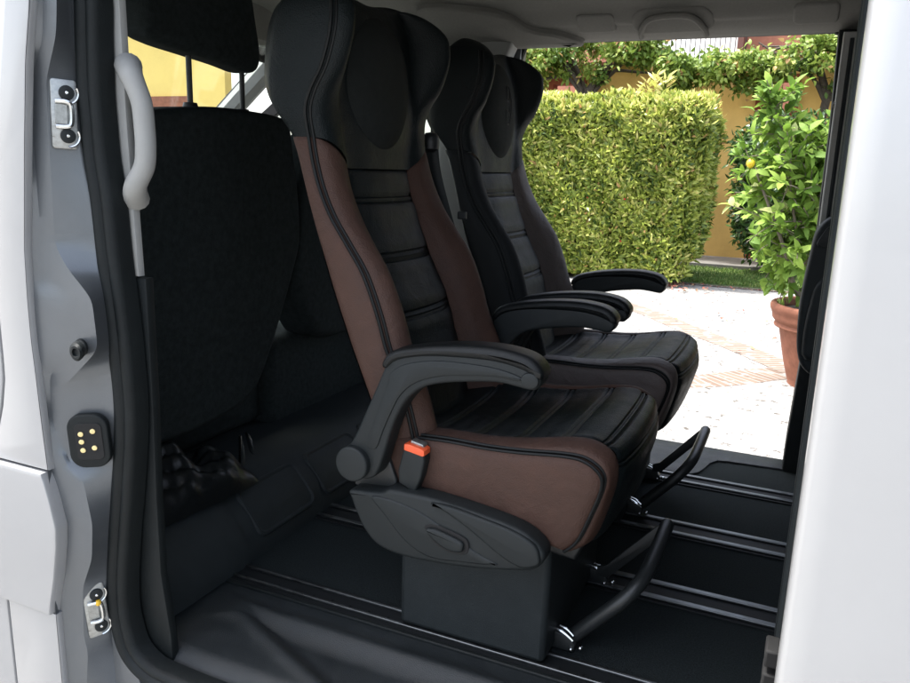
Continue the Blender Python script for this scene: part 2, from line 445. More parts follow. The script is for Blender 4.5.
    # --- cushion
    pip = [(-.76, .455), (-.70, .462), (-.60, .468), (-.516, .468), (-.443, .472), (-.354, .481), (-.312, .478), (-.282, .457), (-.279, .426), (-.296, .37), (-.317, .315), (-.341, .288)]
    apx = [(-.76, .475), (-.70, .475), (-.60, .479), (-.516, .481), (-.443, .49), (-.354, .507), (-.305, .507), (-.268, .485), (-.258, .44), (-.272, .37), (-.295, .305), (-.33, .280)]
    sem = [(-.76, .462), (-.70, .460), (-.60, .464), (-.516, .468), (-.443, .479), (-.354, .499), (-.303, .502), (-.262, .483), (-.249, .44), (-.263, .37), (-.287, .30), (-.325, .275)]
    cen = [(-.76, .455), (-.70, .452), (-.60, .456), (-.516, .464), (-.443, .477), (-.354, .500), (-.300, .504), (-.253, .485), (-.238, .44), (-.252, .37), (-.28, .30), (-.32, .272)]
    D = [cr(c, 7) for c in (pip, apx, sem, cen)]
    ys = [-.25, -.243, -.205, -.165, -.08, 0]
    def cush(s0, s1, ns):
        out = []
        for i in range(len(D[0])):
            p, a, s_, c = [d[i] for d in D]
            st = cr(np.array([(-.25, *p), (-.241, *(.45*p+.55*a)), (-.205, *a), (-.165, *s_), (-.08, *(.85*c+.15*s_)), (0, *c)]), 8)
            q = np.interp(np.linspace(s0, s1, ns), np.arange(len(st))/8, np.arange(len(st)))
            out.append(np.stack([np.interp(q, np.arange(len(st)), st[:, k]) for k in (1, 0, 2)], 1))
        return np.array(out)
    H = cush(2.15, 5, 20); Cn = np.concatenate([H, mirror(H[:, ::-1])[:, 1:]], 1)
    Cn, n, d = seam(Cn, ['u0', 'u1'])
    if n[20, 10, 2] < 0: n = -n
    dep = -.006*np.exp(-d/.007)
    arc = np.concatenate([[0], np.cumsum(np.linalg.norm(np.diff(Cn[:, 19], axis=0), axis=1))])
    xs = Cn[:, 19, 0]
    fr = int(np.argmin(np.abs(xs+.275)+ (Cn[:, 19, 2] < .49)*9))
    stops = [np.interp(x, xs[:fr], arc[:fr]) for x in (-.655, -.56, -.465, -.37)]+[arc[fr]-.004, arc[fr]+.055]
    # resample rows finer so the pleats resolve
    fine = np.linspace(0, arc[-1], 260)
    def rs(Aq): 
        sh = Aq.shape; Aq = Aq.reshape(sh[0], -1)
        return np.stack([np.interp(fine, arc, Aq[:, k]) for k in range(Aq.shape[1])], 1).reshape((260,)+sh[1:])
    Cn, n, dep = rs(Cn), rs(n), rs(dep)
    for a0 in stops:
        for k in (-.006, .006): dep = dep-.0055*np.exp(-((fine-a0-k)/.003)**2)[:, None]
        for k in (-.03, .03): dep = dep+.0018*np.exp(-((fine-a0-k)/.015)**2)[:, None]
    MB().grid(Cn+n*dep[:, :, None]).build('seat_cushion', M['black'], root, off=off)
    for sgn in (1, -1):
        B = cush(0, 2.15, 18)
        B, n, d = seam(B, ['u0', 'u1'])
        if n[20, 10, 2] < 0: n = -n
        B = B+n*(-.005*np.exp(-d/.006))[:, :, None]
        # side panel, domed
        loop = np.concatenate([D[0], [(-.36, .291), (-.42, .303), (-.50, .318), (-.58, .332), (-.64, .345), (-.70, .355), (-.765, .365), (-.77, .41)]])
        c = np.array([-.50, .39]); rg = []
        for r, h in ((1, .0), (.985, .005), (.95, .010), (.88, .0135), (.75, .016), (.5, .0175), (.25, .018), (.02, .018)):
            q = c+(loop-c)*r
            rg.append(np.stack([q[:, 0], np.full(len(q), -.247-h), q[:, 1]], 1))
        rg = np.array(rg)
        if sgn < 0: B, rg = mirror(B), mirror(rg)
        MB().grid(B).loft(rg, cap0=False).build('cushion_bolster', M['brown'], root, off=off, sharp=60)
        pp = MB()
        for q in (-.004, .004):
            pp.tube([(x+q*.5, sgn*(-.2505+q*.9), z+.0015+q*.6) for x, z in D[0][10:]], .0032, 6)
        pp.build('piping', M['piping'], root, off=off)
    # cushion pan underneath
    MB().prism([(-.76, .44), (-.76, .33), (-.6, .29), (-.42, .272), (-.325, .262), (-.31, .30), (-.40, .34), (-.5, .40)], -.235, .235, .01).build('cushion_pan', M['plastic_dark'], root, off=off)
    # --- pedestal box
    MB().box(-.714, -.377, -.222, .222, 0.008, .285).build('pedestal', M['trim_black'], root, bevel=.012, off=off)
    MB().box(-.70, -.34, -.20, .20, .285, .30).build('swivel_plate', M['black_metal'], root, bevel=.003, off=off)
    # --- armrests
    body = [(-.709, .612), (-.700, .632), (-.675, .648), (-.62, .661), (-.55, .667), (-.479, .668), (-.425, .660), (-.396, .648), (-.388, .637), (-.395, .622), (-.408, .617),
            (-.44, .6205), (-.476, .622), (-.53, .615), (-.578, .606), (-.620, .592), (-.650, .568), (-.672, .535), (-.690, .49), (-.702, .45), (-.722, .395), (-.75, .378), (-.785, .385), (-.80, .41),
            (-.795, .432), (-.772, .470), (-.745, .530), (-.725, .575)]
    body = cr(body, 4, closed=True)
    pad = [(-.712, .622), (-.706, .640), (-.687, .656), (-.645, .668), (-.601, .677), (-.54, .685), (-.479, .688), (-.43, .683), (-.402, .673), (-.386, .655), (-.386, .640), (-.395, .640),
           (-.43, .653), (-.48, .660), (-.55, .658), (-.62, .651), (-.675, .637), (-.70, .618)]
    pad = cr(pad, 4, closed=True)
    for sgn in (1, -1):
        a = MB().prism(body, sgn*-.268, sgn*-.318, .007, 3).build('armrest', M['plastic'], root, off=off)
        # raised outer face following the arm
        inner = [(-.690, .612), (-.66, .633), (-.60, .648), (-.53, .652), (-.47, .650), (-.425, .640), (-.43, .632), (-.476, .634), (-.53, .628), (-.585, .619), (-.635, .600), (-.668, .570), (-.688, .532), (-.706, .49), (-.722, .45), (-.745, .455), (-.73, .50), (-.712, .55), (-.697, .59)]
        MB().prism(cr(inner, 3, closed=True), sgn*-.312, sgn*-.3215, .004, 2).build('arm_panel', M['plastic'], a, off=(0, 0, 0)).location = (-SX, 0, 0)
        p = MB().prism(pad, sgn*-.262, sgn*-.324, .014, 4).build('arm_pad', M['pad_rubber'], a, sharp=70); p.location = (-SX, 0, 0)
        cyl = [(-.772+.037*math.cos(t), .412+.037*math.sin(t)) for t in np.arange(32)*math.pi/16]
        k = MB().prism(cyl, sgn*-.30, sgn*-.334, .005, 3).build('pivot_cap', M['plastic'], a); k.location = (-SX, 0, 0)
        tp = [(-.408+.017*math.cos(t), .636+.015*math.sin(t)) for t in np.arange(24)*math.pi/12]
        k = MB().prism(tp, sgn*-.314, sgn*-.3235, .004, 2).build('tip_cap', M['plastic'], a); k.location = (-SX, 0, 0)
        # recline arm bracket between arm and shell
        MB().prism([(-.80, .34), (-.70, .34), (-.70, .37), (-.73, .44), (-.80, .45)], sgn*-.25, sgn*-.272, .004).build('hinge_bracket', M['black_metal'], root, off=off)
        # side cover
        cov = [(-.787, .345), (-.718, .354), (-.695, .365), (-.644, .366), (-.602, .366), (-.55, .362), (-.491, .355), (-.44, .347), (-.404, .337), (-.375, .318), (-.364, .298), (-.372, .277), (-.395, .262), (-.475, .243), (-.55, .232), (-.605, .227), (-.665, .225), (-.709, .231), (-.735, .244), (-.757, .268), (-.772, .295), (-.785, .325)]
        cv = MB().prism(cr(cov, 4, closed=True), sgn*-.262, sgn*-.312, .009, 3).build('side_cover', M['plastic'], root, off=off)
        # raised sweep on the cover, above the lever
        sw = cr([(-.735, .343), (-.68, .345), (-.62, .332), (-.56, .306), (-.50, .276), (-.455, .262), (-.475, .255), (-.53, .247), (-.60, .240), (-.655, .262), (-.70, .305)], 4, closed=True)
        k = MB().prism(sw, sgn*-.30, sgn*-.3155, .005, 3).build('cover_blister', M['plastic'], cv); k.location = (-SX, 0, 0)
        lip = cr([(-.60, .358), (-.56, .343), (-.51, .318), (-.455, .285), (-.41, .268), (-.375, .280), (-.372, .30), (-.385, .322), (-.43, .340), (-.50, .352), (-.56, .360)], 4, closed=True)
        k = MB().prism(lip, sgn*-.30, sgn*-.319, .006, 3).build('cover_lip', M['plastic'], cv); k.location = (-SX, 0, 0)
        slot = cr([(-.612, .302), (-.60, .314), (-.575, .313), (-.525, .301), (-.515, .285), (-.52, .268), (-.55, .262), (-.585, .272)], 4, closed=True)
        k = MB().prism(slot, sgn*-.312, sgn*-.3165, .0015, 1).build('lever_slot', M['gap'], cv); k.location = (-SX, 0, 0)
        lev = cr([(-.606, .300), (-.596, .308), (-.572, .306), (-.530, .295), (-.524, .284), (-.530, .272), (-.553, .270), (-.58, .279)], 4, closed=True)
        k = MB().prism(lev, sgn*-.314, sgn*-.325, .006, 3).build('recline_lever', M['plastic'], cv); k.location = (-SX, 0, 0)
    # --- belt buckle with red button (near side)
    bk = [(-.684, .375), (-.687, .40), (-.678, .438), (-.672, .452), (-.629, .447), (-.627, .43), (-.634, .395), (-.645, .365), (-.655, .362)]
    b = MB().prism(bk, -.292, -.262, .005, 3).build('belt_buckle', M['plastic'], root, off=off)
    MB().prism([(-.6725, .448), (-.6725, .4605), (-.660, .462), (-.632, .456), (-.6275, .453), (-.6275, .443), (-.632, .441)], -.2935, -.264, .002, 2).build('release_button', M['red'], b).location = (-SX, 0, 0)
    MB().prism([(-.664, .4605), (-.662, .467), (-.635, .462), (-.634, .456)], -.283, -.262, .002, 2).build('buckle_mouth', M['steel'], b).location = (-SX, 0, 0)
    # --- release bar in front of the pedestal
    bar = cr([(-.352, -.120, .018), (-.325, -.121, .049), (-.29, -.121, .088), (-.252, -.118, .130), (-.226, -.100, .161), (-.212, -.060, .180), (-.205, .02, .198), (-.201, .085, .212), (-.200, .112, .217)], 8)
    fb = MB().tube(bar, .0158, 14).ball((-.200, .113, .217), .0158).build('release_bar', M['black_metal'], root, off=off)
    arm = [(-.212, .222), (-.194, .222), (-.192, .205), (-.325, .052), (-.352, .052), (-.352, .075), (-.33, .085)]
    MB().prism(arm, .108, .116, .0015).build('flat_arm', M['black_metal'], fb).location = (-SX, 0, 0)
    for y in (-.135, .165):
        br = MB().prism([(-.395, .004), (-.335, .004), (-.333, .022), (-.352, .040), (-.395, .044)], y-.012, y+.012, .003)
        br.build('rail_clamp', M['black_metal'], root, off=off)
        sp = MB()
        sp.tube(cr([(-.392, y-.006, .047), (-.372, y-.010, .049), (-.352, y-.012, .042), (-.338, y-.012, .032)], 6), .0032, 6)
        sp.tube(cr([(-.372, y+.004, .050), (-.355, y+.002, .046), (-.340, y, .036)], 6), .0026, 6)
        sp.ball((-.340, y-.014, .012), .005, 10).ball((-.322, y-.004, .014), .006, 10)
        sp.build('spring_catch', M['chrome'], root, off=off)
    # --- belt outlet on the far shoulder, with its strap
    MB().lathe([(0.002, .030), (.014, .028), (.021, .020), (.023, .006), (.022, -.012), (.010, -.020)], (-.905, .272, 1.062), 20).build('belt_guide', M['plastic_dark'], root, off=off)
    ln = cr([(-.905, .272, 1.05), (-.90, .285, .98), (-.86, .29, .85), (-.80, .285, .70), (-.745, .28, .52)], 8)
    st = np.array([[(p[0]-.022, p[1]+.004, p[2]-.006), (p[0]+.022, p[1], p[2]+.006)] for p in ln])
    MB().grid(st).build('seat_belt', M['plastic'], root, off=off, solid=.0016)
    MB().box(-.83, -.805, .286, .297, .872, .892).build('belt_stop', M['plastic_dark'], root, bevel=.003, off=off)
    return root

def copy_tree(o, parent=None):
    kids = list(o.children)
    c = o.copy(); col.objects.link(c); c.parent = parent
    for k in kids: copy_tree(k, c)
    return c

NEAR_Y, FAR_Y = 1.58, 2.325
seat = swivel_seat()
seat2 = copy_tree(seat)
seat.location = (SX, NEAR_Y, 0); seat2.location = (SX, FAR_Y, 0)
tag(seat, 'brown and black leather armchair seat nearest the open door, orange buckle button on its side', 'seat', 'two leather captain seats on floor rails')
tag(seat2, 'darker leather captain seat behind the brown one, with an outlined emblem on its headrest', 'seat', 'two leather captain seats on floor rails')
# the second seat has no shoulder belt, and is trimmed in darker leather
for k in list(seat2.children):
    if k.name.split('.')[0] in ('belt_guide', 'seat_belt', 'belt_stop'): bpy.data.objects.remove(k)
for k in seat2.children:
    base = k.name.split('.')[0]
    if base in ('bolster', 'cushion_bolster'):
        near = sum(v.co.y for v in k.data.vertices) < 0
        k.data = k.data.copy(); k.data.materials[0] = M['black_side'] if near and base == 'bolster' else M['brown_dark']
    if base == 'headrest':
        pass
def pad_emblem():
    hr = [k for k in seat2.children if k.name.startswith('headrest')][0]
    mb = MB()
    def on(y, z): return (front_x(y, z)+.0185, y, z)
    def loop(pts, closed=False):
        c = cr(pts, 6, closed); mb.tube([on(y, z) for y, z in c], .0020, 5, closed=closed)
    c0, z0 = .005, 1.20
    loop([(c0-.012, z0+.050), (c0+.002, z0+.056), (c0+.012, z0+.040), (c0+.010, z0+.018), (c0-.004, z0+.012), (c0-.014, z0+.026)], True)
    loop([(c0+.010, z0+.046), (c0+.026, z0+.020), (c0+.030, z0-.014), (c0+.022, z0-.046), (c0+.006, z0-.058), (c0-.010, z0-.050), (c0-.014, z0-.040), (c0-.006, z0-.034)])
    loop([(c0-.012, z0+.012), (c0+.004, z0+.006), (c0+.014, z0-.010), (c0+.006, z0-.022), (c0-.010, z0-.014), (c0-.016, z0-.026), (c0-.014, z0-.040)])
    e = mb.build('emblem', M['stitch'], hr); e.location = (-SX, 0, 0)
pad_emblem()

# ------------------------------------------------------------------ the van
van = empty('van', (0, 0, 0))
tag(van, 'silver panel van with both side doors slid open, seen through its doorway', 'van')
def vp(mb, name, m, parent=None, **k): return mb.build(name, m, parent or van, **k)

# floor
vp(MB().box(-1.30, 1.9, 1.335, 2.80, -.05, 0), 'floor_mat', M['carpet'], smooth=False)
vp(MB().box(-2.9, -1.30, .98, 2.85, -.05, -.02), 'cab_floor', M['carpet'], smooth=False)
vp(MB().box(-3.0, 1.95, 1.055, 2.87, -.30, -.052), 'underbody', M['gap'], smooth=False)
for y0, y1 in ((1.352, 1.405), (1.726, 1.812), (2.098, 2.186), (2.498, 2.572)):
    r = vp(MB().box(-1.20, 1.8, y0-.012, y1+.012, .001, .0045), 'seat_rail', M['rail_dark'], smooth=False)
    w = .016 if y0 > 1.5 else .007
    l = MB()
    for a in (y0, y1-w):
        l.box(-1.19, 1.79, a, a+w, .0045, .011)
    l.build('rail_lip', M['alu'], r, bevel=.002)
    # slotted channel between the lips
    s = MB()
    lp = []
    for k in range(60):
        x = -1.17+k*.05
        lp += [(x, y0+w+.004), (x, y0+w+.010), (x+.024, y0+w+.010), (x+.024, y0+w+.004)]
    lp += [(1.80, y0+w+.002), (-1.18, y0+w+.002)]
    s.prism(lp, .0046, .0085, .0004, 1, axis='z')
    s.build('slot_teeth', M['rail_dark'], r, smooth=False)

# near step plate with moulded pocket
X = np.linspace(-1.185, 1.2, 260); Y = np.linspace(1.045, 1.334, 80); G = []
for y in Y:
    row = []
    for x in X:
        dx = x+1.035
        ylow = 1.242-.40*max(dx, 0)**.92
        ylow = max(ylow, 1.02)
        d = min(1.256-y, y-ylow, dx*.45)
        t = min(max((d+.012)/.055, 0), 1); t = t*t*(3-2*t)
        z = -.020*t+.0085*math.exp(-((d+.012)/.020)**2)
        e = max(0, 1.10-y)/.055
        z -= .05*e*e
        row.append((x, y, z))
    G.append(row)
vp(MB().grid(G), 'step_plate', M['step'])
vp(MB().box(-1.2, 1.6, 1.328, 1.340, -.03, .007), 'mat_edge', M['rubber'], bevel=.003)
# outer sill under the step
vp(MB().prism([(.93, -.36), (.93, -.16), (.945, -.145), (1.03, -.135), (1.05, -.13), (1.05, -.36)], -3.0, 1.95, .01, axis='x'), 'sill', M['paint'])
# far step plate
far = [(-1.3, 2.585), (-.27, 2.585), (-.245, 2.59), (-.222, 2.62), (-.208, 2.67), (-.196, 2.73), (-.175, 2.768), (-.14, 2.778), (.06, 2.795), (.06, 2.895), (-1.3, 2.895)]
vp(MB().prism(far, -.03, .008, .003, 2, axis='z'), 'far_step_plate', M['step'])
vp(MB().box(-3.0, 1.95, 2.897, 2.93, -.36, -.01), 'far_sill', M['paint'], bevel=.01)

# bulkhead trim across the van, behind the front seats
prof = [(-1.184, .0), (-1.190, .04), (-1.213, .088), (-1.250, .130), (-1.292, .158), (-1.335, .170), (-1.40, .173), (-1.50, .173), (-1.62, .173)]
prof = cr(prof, 5)
def bulk(y0, y1, dx=0., n=8):
    return np.array([[(x+dx, y, z+dx*.5) for x, z in prof] for y in np.linspace(y0, y1, n)])
bt = vp(MB().grid(bulk(1.122, 2.80)), 'bulkhead_trim', M['trim_black'])
MB().grid(bulk(1.118, 1.418, .010)).grid(np.array([[(x+.010, 1.418, z+.005) for x, z in prof], [(x, 1.424, z) for x, z in prof]])).build('end_cover', M['trim_black'], bt)
arcp = np.concatenate([[0], np.cumsum(np.linalg.norm(np.diff(prof, axis=0), axis=1))])
def on_bulk(a, y, h=0.):
    x = np.interp(a, arcp, prof[:, 0]); z = np.interp(a, arcp, prof[:, 1])
    x2 = np.interp(a+.01, arcp, prof[:, 0]); z2 = np.interp(a+.01, arcp, prof[:, 1])
    t = np.array([x2-x, z2-z]); t /= np.linalg.norm(t)+1e-9
    return (x+t[1]*h, y, z-t[0]*h)
for y0, y1 in ((1.475, 1.735), (1.78, 2.04), (2.085, 2.34)):
    pan = MB(); rings = []
    for ins, h in ((0, .001), (.004, .008), (.009, .0085), (.014, .003), (.05, .003)):
        rings.append([on_bulk(a, y, h) for y, a in rrect(y0+ins, y1-ins, .042+ins, .188-ins, max(.026-ins*.4, .006), 6)])
    pan.loft(rings, cap0=False).build('access_panel', M['trim_black'], bt)
# crumpled black film lying on the trim
def crumple():
    nx, ny = 40, 60; P = np.zeros((nx, ny, 3)); r2 = np.random.default_rng(3)
    ph = r2.uniform(0, 6.28, (14, 2)); fr = r2.normal(0, 26, (14, 2))
    for i in range(nx):
        for j in range(ny):
            x = -1.50+.24*i/(nx-1); y = 1.16+.40*j/(ny-1)
            h = sum(abs(math.sin(f[0]*x+f[1]*y+p[0])) for f, p in zip(fr, ph))/14
            e = math.sin(math.pi*min(1, max(0, i/(nx-1))))**.5*math.sin(math.pi*j/(ny-1))**.4
            P[i, j] = (x+.012*math.sin(9*y+ph[0, 0]), y+.01*math.sin(22*x), .165+.125*e*h*1.3)
    return P
bag = MB().grid(crumple()).build('plastic_bag', M['film'])
tag(bag, 'crumpled shiny black plastic film lying under the front bench seat', 'plastic bag')
lt = vp(MB().prism([(1.585, .165), (1.607, .165), (1.602, .23), (1.590, .268)], -1.345, -1.335, .002, axis='x').prism([(1.632, .205), (1.645, .192), (1.637, .24), (1.616, .268)], -1.345, -1.335, .002, axis='x'), 'latch_bracket', M['chrome'])
vp(MB().tube(cr([(-1.295, 1.42, .162), (-1.30, 1.45, .172), (-1.305, 1.48, .178), (-1.31, 1.51, .176)], 5), .003, 6), 'seat_catch', M['chrome'])

# ---- door pillar (B-pillar): lofted pressed-steel section
def edge(Yv, pts): 
    P = np.array(pts, float); return Yv, P[::-1]
E0 = edge(.930, [(-1.183, 1.50), (-1.185, 1.246), (-1.207, 1.155), (-1.229, 1.009), (-1.252, .836), (-1.256, .746), (-1.256, .672), (-1.252, .597), (-1.249, .52), (-1.243, .416), (-1.236, .33), (-1.247, .20), (-1.257, .135), (-1.258, .079), (-1.258, -.042), (-1.258, -.36)])
E0b = edge(0.942, [(-1.186, 1.500), (-1.189, 1.249), (-1.212, 1.157), (-1.235, 1.009), (-1.259, 0.835), (-1.263, 0.745), (-1.262, 0.669), (-1.258, 0.594), (-1.254, 0.516), (-1.248, 0.411), (-1.240, 0.325), (-1.252, 0.207), (-1.262, 0.125), (-1.264, 0.070), (-1.263, -0.051), (-1.263, -0.360)])
E1 = edge(0.955, [(-1.182, 1.500), (-1.184, 1.250), (-1.194, 1.189), (-1.223, 1.136), (-1.233, 1.059), (-1.237, 0.984), (-1.238, 0.854), (-1.238, 0.772), (-1.198, 0.748), (-1.185, 0.722), (-1.191, 0.653), (-1.216, 0.631), (-1.247, 0.602), (-1.253, 0.523), (-1.236, 0.455), (-1.208, 0.404), (-1.193, 0.321), (-1.198, 0.243), (-1.234, 0.169), (-1.247, 0.065), (-1.238, 0.014), (-1.237, -0.052), (-1.237, -0.360)])
E2 = edge(0.962, [(-1.157, 1.500), (-1.161, 1.251), (-1.169, 1.197), (-1.201, 1.127), (-1.205, 1.060), (-1.208, 0.984), (-1.213, 0.845), (-1.187, 0.806), (-1.131, 0.756), (-1.125, 0.664), (-1.161, 0.632), (-1.231, 0.573), (-1.235, 0.524), (-1.229, 0.440), (-1.190, 0.401), (-1.174, 0.313), (-1.183, 0.236), (-1.215, 0.167), (-1.224, 0.052), (-1.215, 0.024), (-1.226, -0.051), (-1.226, -0.360)])
E3 = edge(1.010, [(-1.180, 1.500), (-1.182, 1.261), (-1.185, 1.205), (-1.185, 1.118), (-1.184, 1.064), (-1.179, 0.995), (-1.168, 0.925), (-1.156, 0.818), (-1.147, 0.708), (-1.144, 0.637), (-1.143, 0.534), (-1.155, 0.419), (-1.186, 0.252), (-1.202, 0.116), (-1.202, 0.025), (-1.199, -0.073), (-1.199, -0.360)])
E4 = edge(1.013, [(-1.153, 1.500), (-1.156, 1.261), (-1.159, 1.205), (-1.165, 1.118), (-1.165, 1.064), (-1.161, 0.995), (-1.154, 0.925), (-1.147, 0.819), (-1.138, 0.709), (-1.132, 0.637), (-1.132, 0.535), (-1.141, 0.418), (-1.169, 0.253), (-1.187, 0.116), (-1.174, 0.027), (-1.132, -0.056), (-1.094, -0.360)])
E5 = edge(1.040, [(-1.149, 1.500), (-1.153, 1.261), (-1.155, 1.205), (-1.161, 1.118), (-1.161, 1.064), (-1.157, 0.995), (-1.150, 0.925), (-1.143, 0.819), (-1.134, 0.709), (-1.128, 0.637), (-1.128, 0.535), (-1.137, 0.418), (-1.165, 0.253), (-1.183, 0.116), (-1.170, 0.027), (-1.128, -0.056), (-1.090, -0.360)])
ZZ = np.linspace(-.36, 1.5, 260)
def ex(E, z): return np.interp(z, E[1][:, 1], E[1][:, 0])
# strip between two edges
def strip(mb, Ea, Eb, n=2):
    for_y = np.linspace(0, 1, n)
    ya, yb = np.broadcast_to(Ea[0], ZZ.shape), np.broadcast_to(Eb[0], ZZ.shape)
    P = np.array([[(float(ex(Ea, z))*(1-t)+float(ex(Eb, z))*t, ya[i]*(1-t)+yb[i]*t, z) for t in for_y] for i, z in enumerate(ZZ)])
    mb.grid(P)
def smooth_x(E):
    x = ex(E, ZZ); k = np.exp(-(np.arange(-4, 5)/2.)**2); k /= k.sum()
    xs_ = np.convolve(np.pad(x, 4, mode='edge'), k, 'valid')
    return (E[0], np.stack([xs_, ZZ], 1))
E0, E0b, E1, E2, E3, E4, E5 = [smooth_x(e) for e in (E0, E0b, E1, E2, E3, E4, E5)]
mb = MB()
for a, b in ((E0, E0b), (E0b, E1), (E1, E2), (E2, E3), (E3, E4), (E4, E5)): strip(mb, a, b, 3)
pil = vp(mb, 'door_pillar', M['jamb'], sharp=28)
# outer skin: front door, pillar skin with the door cut line and the moulding
XL = -3.1
def skin(z0, z1, x_of, y, thick, name, m, x0=None, parent=None, n=40):
    zs = np.linspace(z0, z1, n)
    L = [(x_of(z), z) for z in zs]+[((x0(z) if callable(x0) else x0), z) for z in zs[::-1]]
    return MB().prism(L, y+thick, y, .004, 2).build(name, m, parent or van)
x0f = lambda z: float(ex(E0, z))
cut = lambda z: float(np.interp(z, [-.36, .40, .491, .523, .584, .624, .70, 1.0, 1.5], [-1.40, -1.40, -1.372, -1.358, -1.343, -1.341, -1.341, -1.330, -1.27]))
skin(.420, 1.5, x0f, .930, .018, 'pillar_skin', M['paint'], x0=lambda z: cut(z)+.003)
skin(-.36, .112, x0f, .930, .018, 'lower_skin', M['paint'], x0=lambda z: cut(z)+.003)
mo = lambda z: float(np.interp(z, [.112, .135, .20, .27, .31, .36, .40, .412, .42], [-1.262, -1.258, -1.240, -1.226, -1.222, -1.232, -1.243, -1.248, -1.250]))
skin(.116, .416, mo, .918, .030, 'side_moulding', M['paint'], x0=lambda z: XL)
fd = skin(-.33, .76, lambda z: cut(z)-.003, .930, .03, 'front_door', M['paint'], x0=lambda z: -2.35, n=60)
MB().prism([(-2.2, .78), (-1.42, .78), (-1.42, 1.36), (-1.80, 1.36)], .948, .954, .001, 1).build('window', M['glass'], fd)
MB().prism([(-1.417, .762), (-1.344, .762), (-1.31, 1.42), (-1.80, 1.42), (-2.28, .762), (-2.2, .78), (-1.80, 1.365), (-1.417, 1.365)], .958, .93, .002, 1).build('window_frame', M['gap'], fd)
# fender / bonnet / front of the van
vp(MB().prism([(-3.1, -.30), (-2.355, -.30), (-2.355, .74), (-2.55, .72), (-3.0, .52), (-3.1, .35)], .93, 2.93, .03), 'front_body', M['paint'])

# strikers, stop, contact block
def jamb_y(x, z):     # depth of the pillar face between ridge and flange
    a, b = float(ex(E2, z)), float(ex(E3, z))
    t = (x-a)/(b-a) if abs(b-a) > 1e-4 else .5
    return E2[0]+(E3[0]-E2[0])*min(max(t, 0), 1)
def striker(cx, cz, w, h, y, tilt, yellow=False):
    e = empty('striker_plate', (cx, y, cz)); e.parent = van
    e.rotation_euler = (0, tilt, R(63))
    MB().prism(rrect(-w/2, w/2, -h/2, h/2, .006), .004, -.004, .0015, 2).build('plate', M['steel'], e)
    for s in (1, -1):
        mb2 = MB()
        ring = [(w*.10+.0125*math.cos(t), s*h*.31+.0125*math.sin(t)) for t in np.arange(20)*math.pi/10]
        mb2.prism(ring, -.003, -.009, .002, 2)
        mb2.build('bolt', M['plastic'], e)
        MB().tube([(w*.10+.019*math.cos(t), -.006, s*h*.31+.019*math.sin(t)) for t in np.linspace(-1.6, .5, 12)*(1)], .0022, 6).build('bolt_collar', M['chrome'], e)
        MB().prism([(w*.10+.003*math.cos(t), s*h*.31+.003*math.sin(t)) for t in np.arange(8)*math.pi/4], -.008, -.0105, .001, 1).build('bolt_socket', M['chrome'], e)
    fr = [(-w*.34, h*.18, -.006), (w*.05, h*.18, -.011), (w*.22, h*.12, -.012), (w*.22, -h*.12, -.012), (w*.05, -h*.18, -.011), (-w*.34, -h*.18, -.006)]
    MB().tube([(x, yy, z) for x, z, yy in cr(np.array(fr), 4)], .0040, 8).build('latch_loop', M['chrome'], e)
    MB().prism(rrect(-w*.36, w*.12, -h*.15, h*.15, .003), -.004, -.0055, .001, 1).build('latch_recess', M['steel'], e)
    if yellow: MB().ball((w*.10, -.011, h*.17), .0065, 10).build('paint_mark', M['yellow_paint'], e)
    return e
striker(-1.191, 1.072, .042, .117, .9835, R(2))
striker(-1.2105, .107, .041, .116, .9845, R(-4), True)
st = MB()
rg = []
for r, y in ((.016, 0.962), (.016, 0.950), (.0125, 0.948), (.0125, 0.942), (.0165, 0.940), (.0165, 0.927), (.012, 0.922), (.008, 0.922), (.006, 0.926), (.001, 0.926)):
    rg.append([(-1.166+.75*(.964-y)+r*math.cos(t), y, .665+r*math.sin(t)) for t in np.arange(20)*math.pi/10])
vp(st.loft(rg, cap0=False), 'rubber_stop', M['rubber'])
e = empty('contact_block', (-1.184, .982, .477)); e.parent = van; e.rotation_euler = (0, R(-3), R(28)); e.scale = (.80, .80, .80)
MB().prism(rrect(-.047, .047, -.066, .066, .034, 8), .006, -.016, .005, 3).build('housing', M['rubber'], e)
MB().prism(rrect(-.028, .034, -.045, .045, .012, 6), -.0165, -.0185, .001, 1).build('contact_face', M['gap'], e)
for x, z in ((-.014, .020), (.014, .026), (-.014, .001), (-.013, -.020), (.014, -.015)):
    MB().prism([(x+.0065*math.cos(t), z+.0062*math.sin(t)) for t in np.arange(14)*math.pi/7], -.018, -.0215, .0015, 2).build('contact_pin', M['gold'], e)

# rubber door seal: bulb following the door aperture
SL = [(-1.175, 1.379), (-1.175, 1.264), (-1.179, 1.207), (-1.183, 1.119), (-1.182, 1.064), (-1.179, 0.995), (-1.170, 0.925), (-1.164, 0.817), (-1.154, 0.706), (-1.150, 0.634), (-1.148, 0.531), (-1.162, 0.414), (-1.190, 0.247), (-1.204, 0.127), (-1.197, 0.051), (-1.175, -0.006), (-1.128, -0.042), (-1.062, -0.054), (-0.854, -0.058), (0.076, -0.058)]
L = cr([(x, 1.020, z) for x, z in SL], 8)
sl = MB()
sec = [(-.002, .0), (-.001, -.010), (.005, -.017), (.014, -.018), (.021, -.013), (.024, -.009), (.028, -.011), (.035, -.010), (.041, -.004), (.044, .004), (.044, .034), (-.002, .034)]
T = np.gradient(L, axis=0); T /= np.linalg.norm(T, axis=1)[:, None]
loops = []
for p, t in zip(L, T):
    nx = np.array([-t[2], 0, t[0]])
    loops.append([p+nx*a*.92+np.array([0, 1, 0])*b for a, b in sec])
sl.loft(loops)
vp(sl, 'door_seal', M['rubber'], sharp=50)
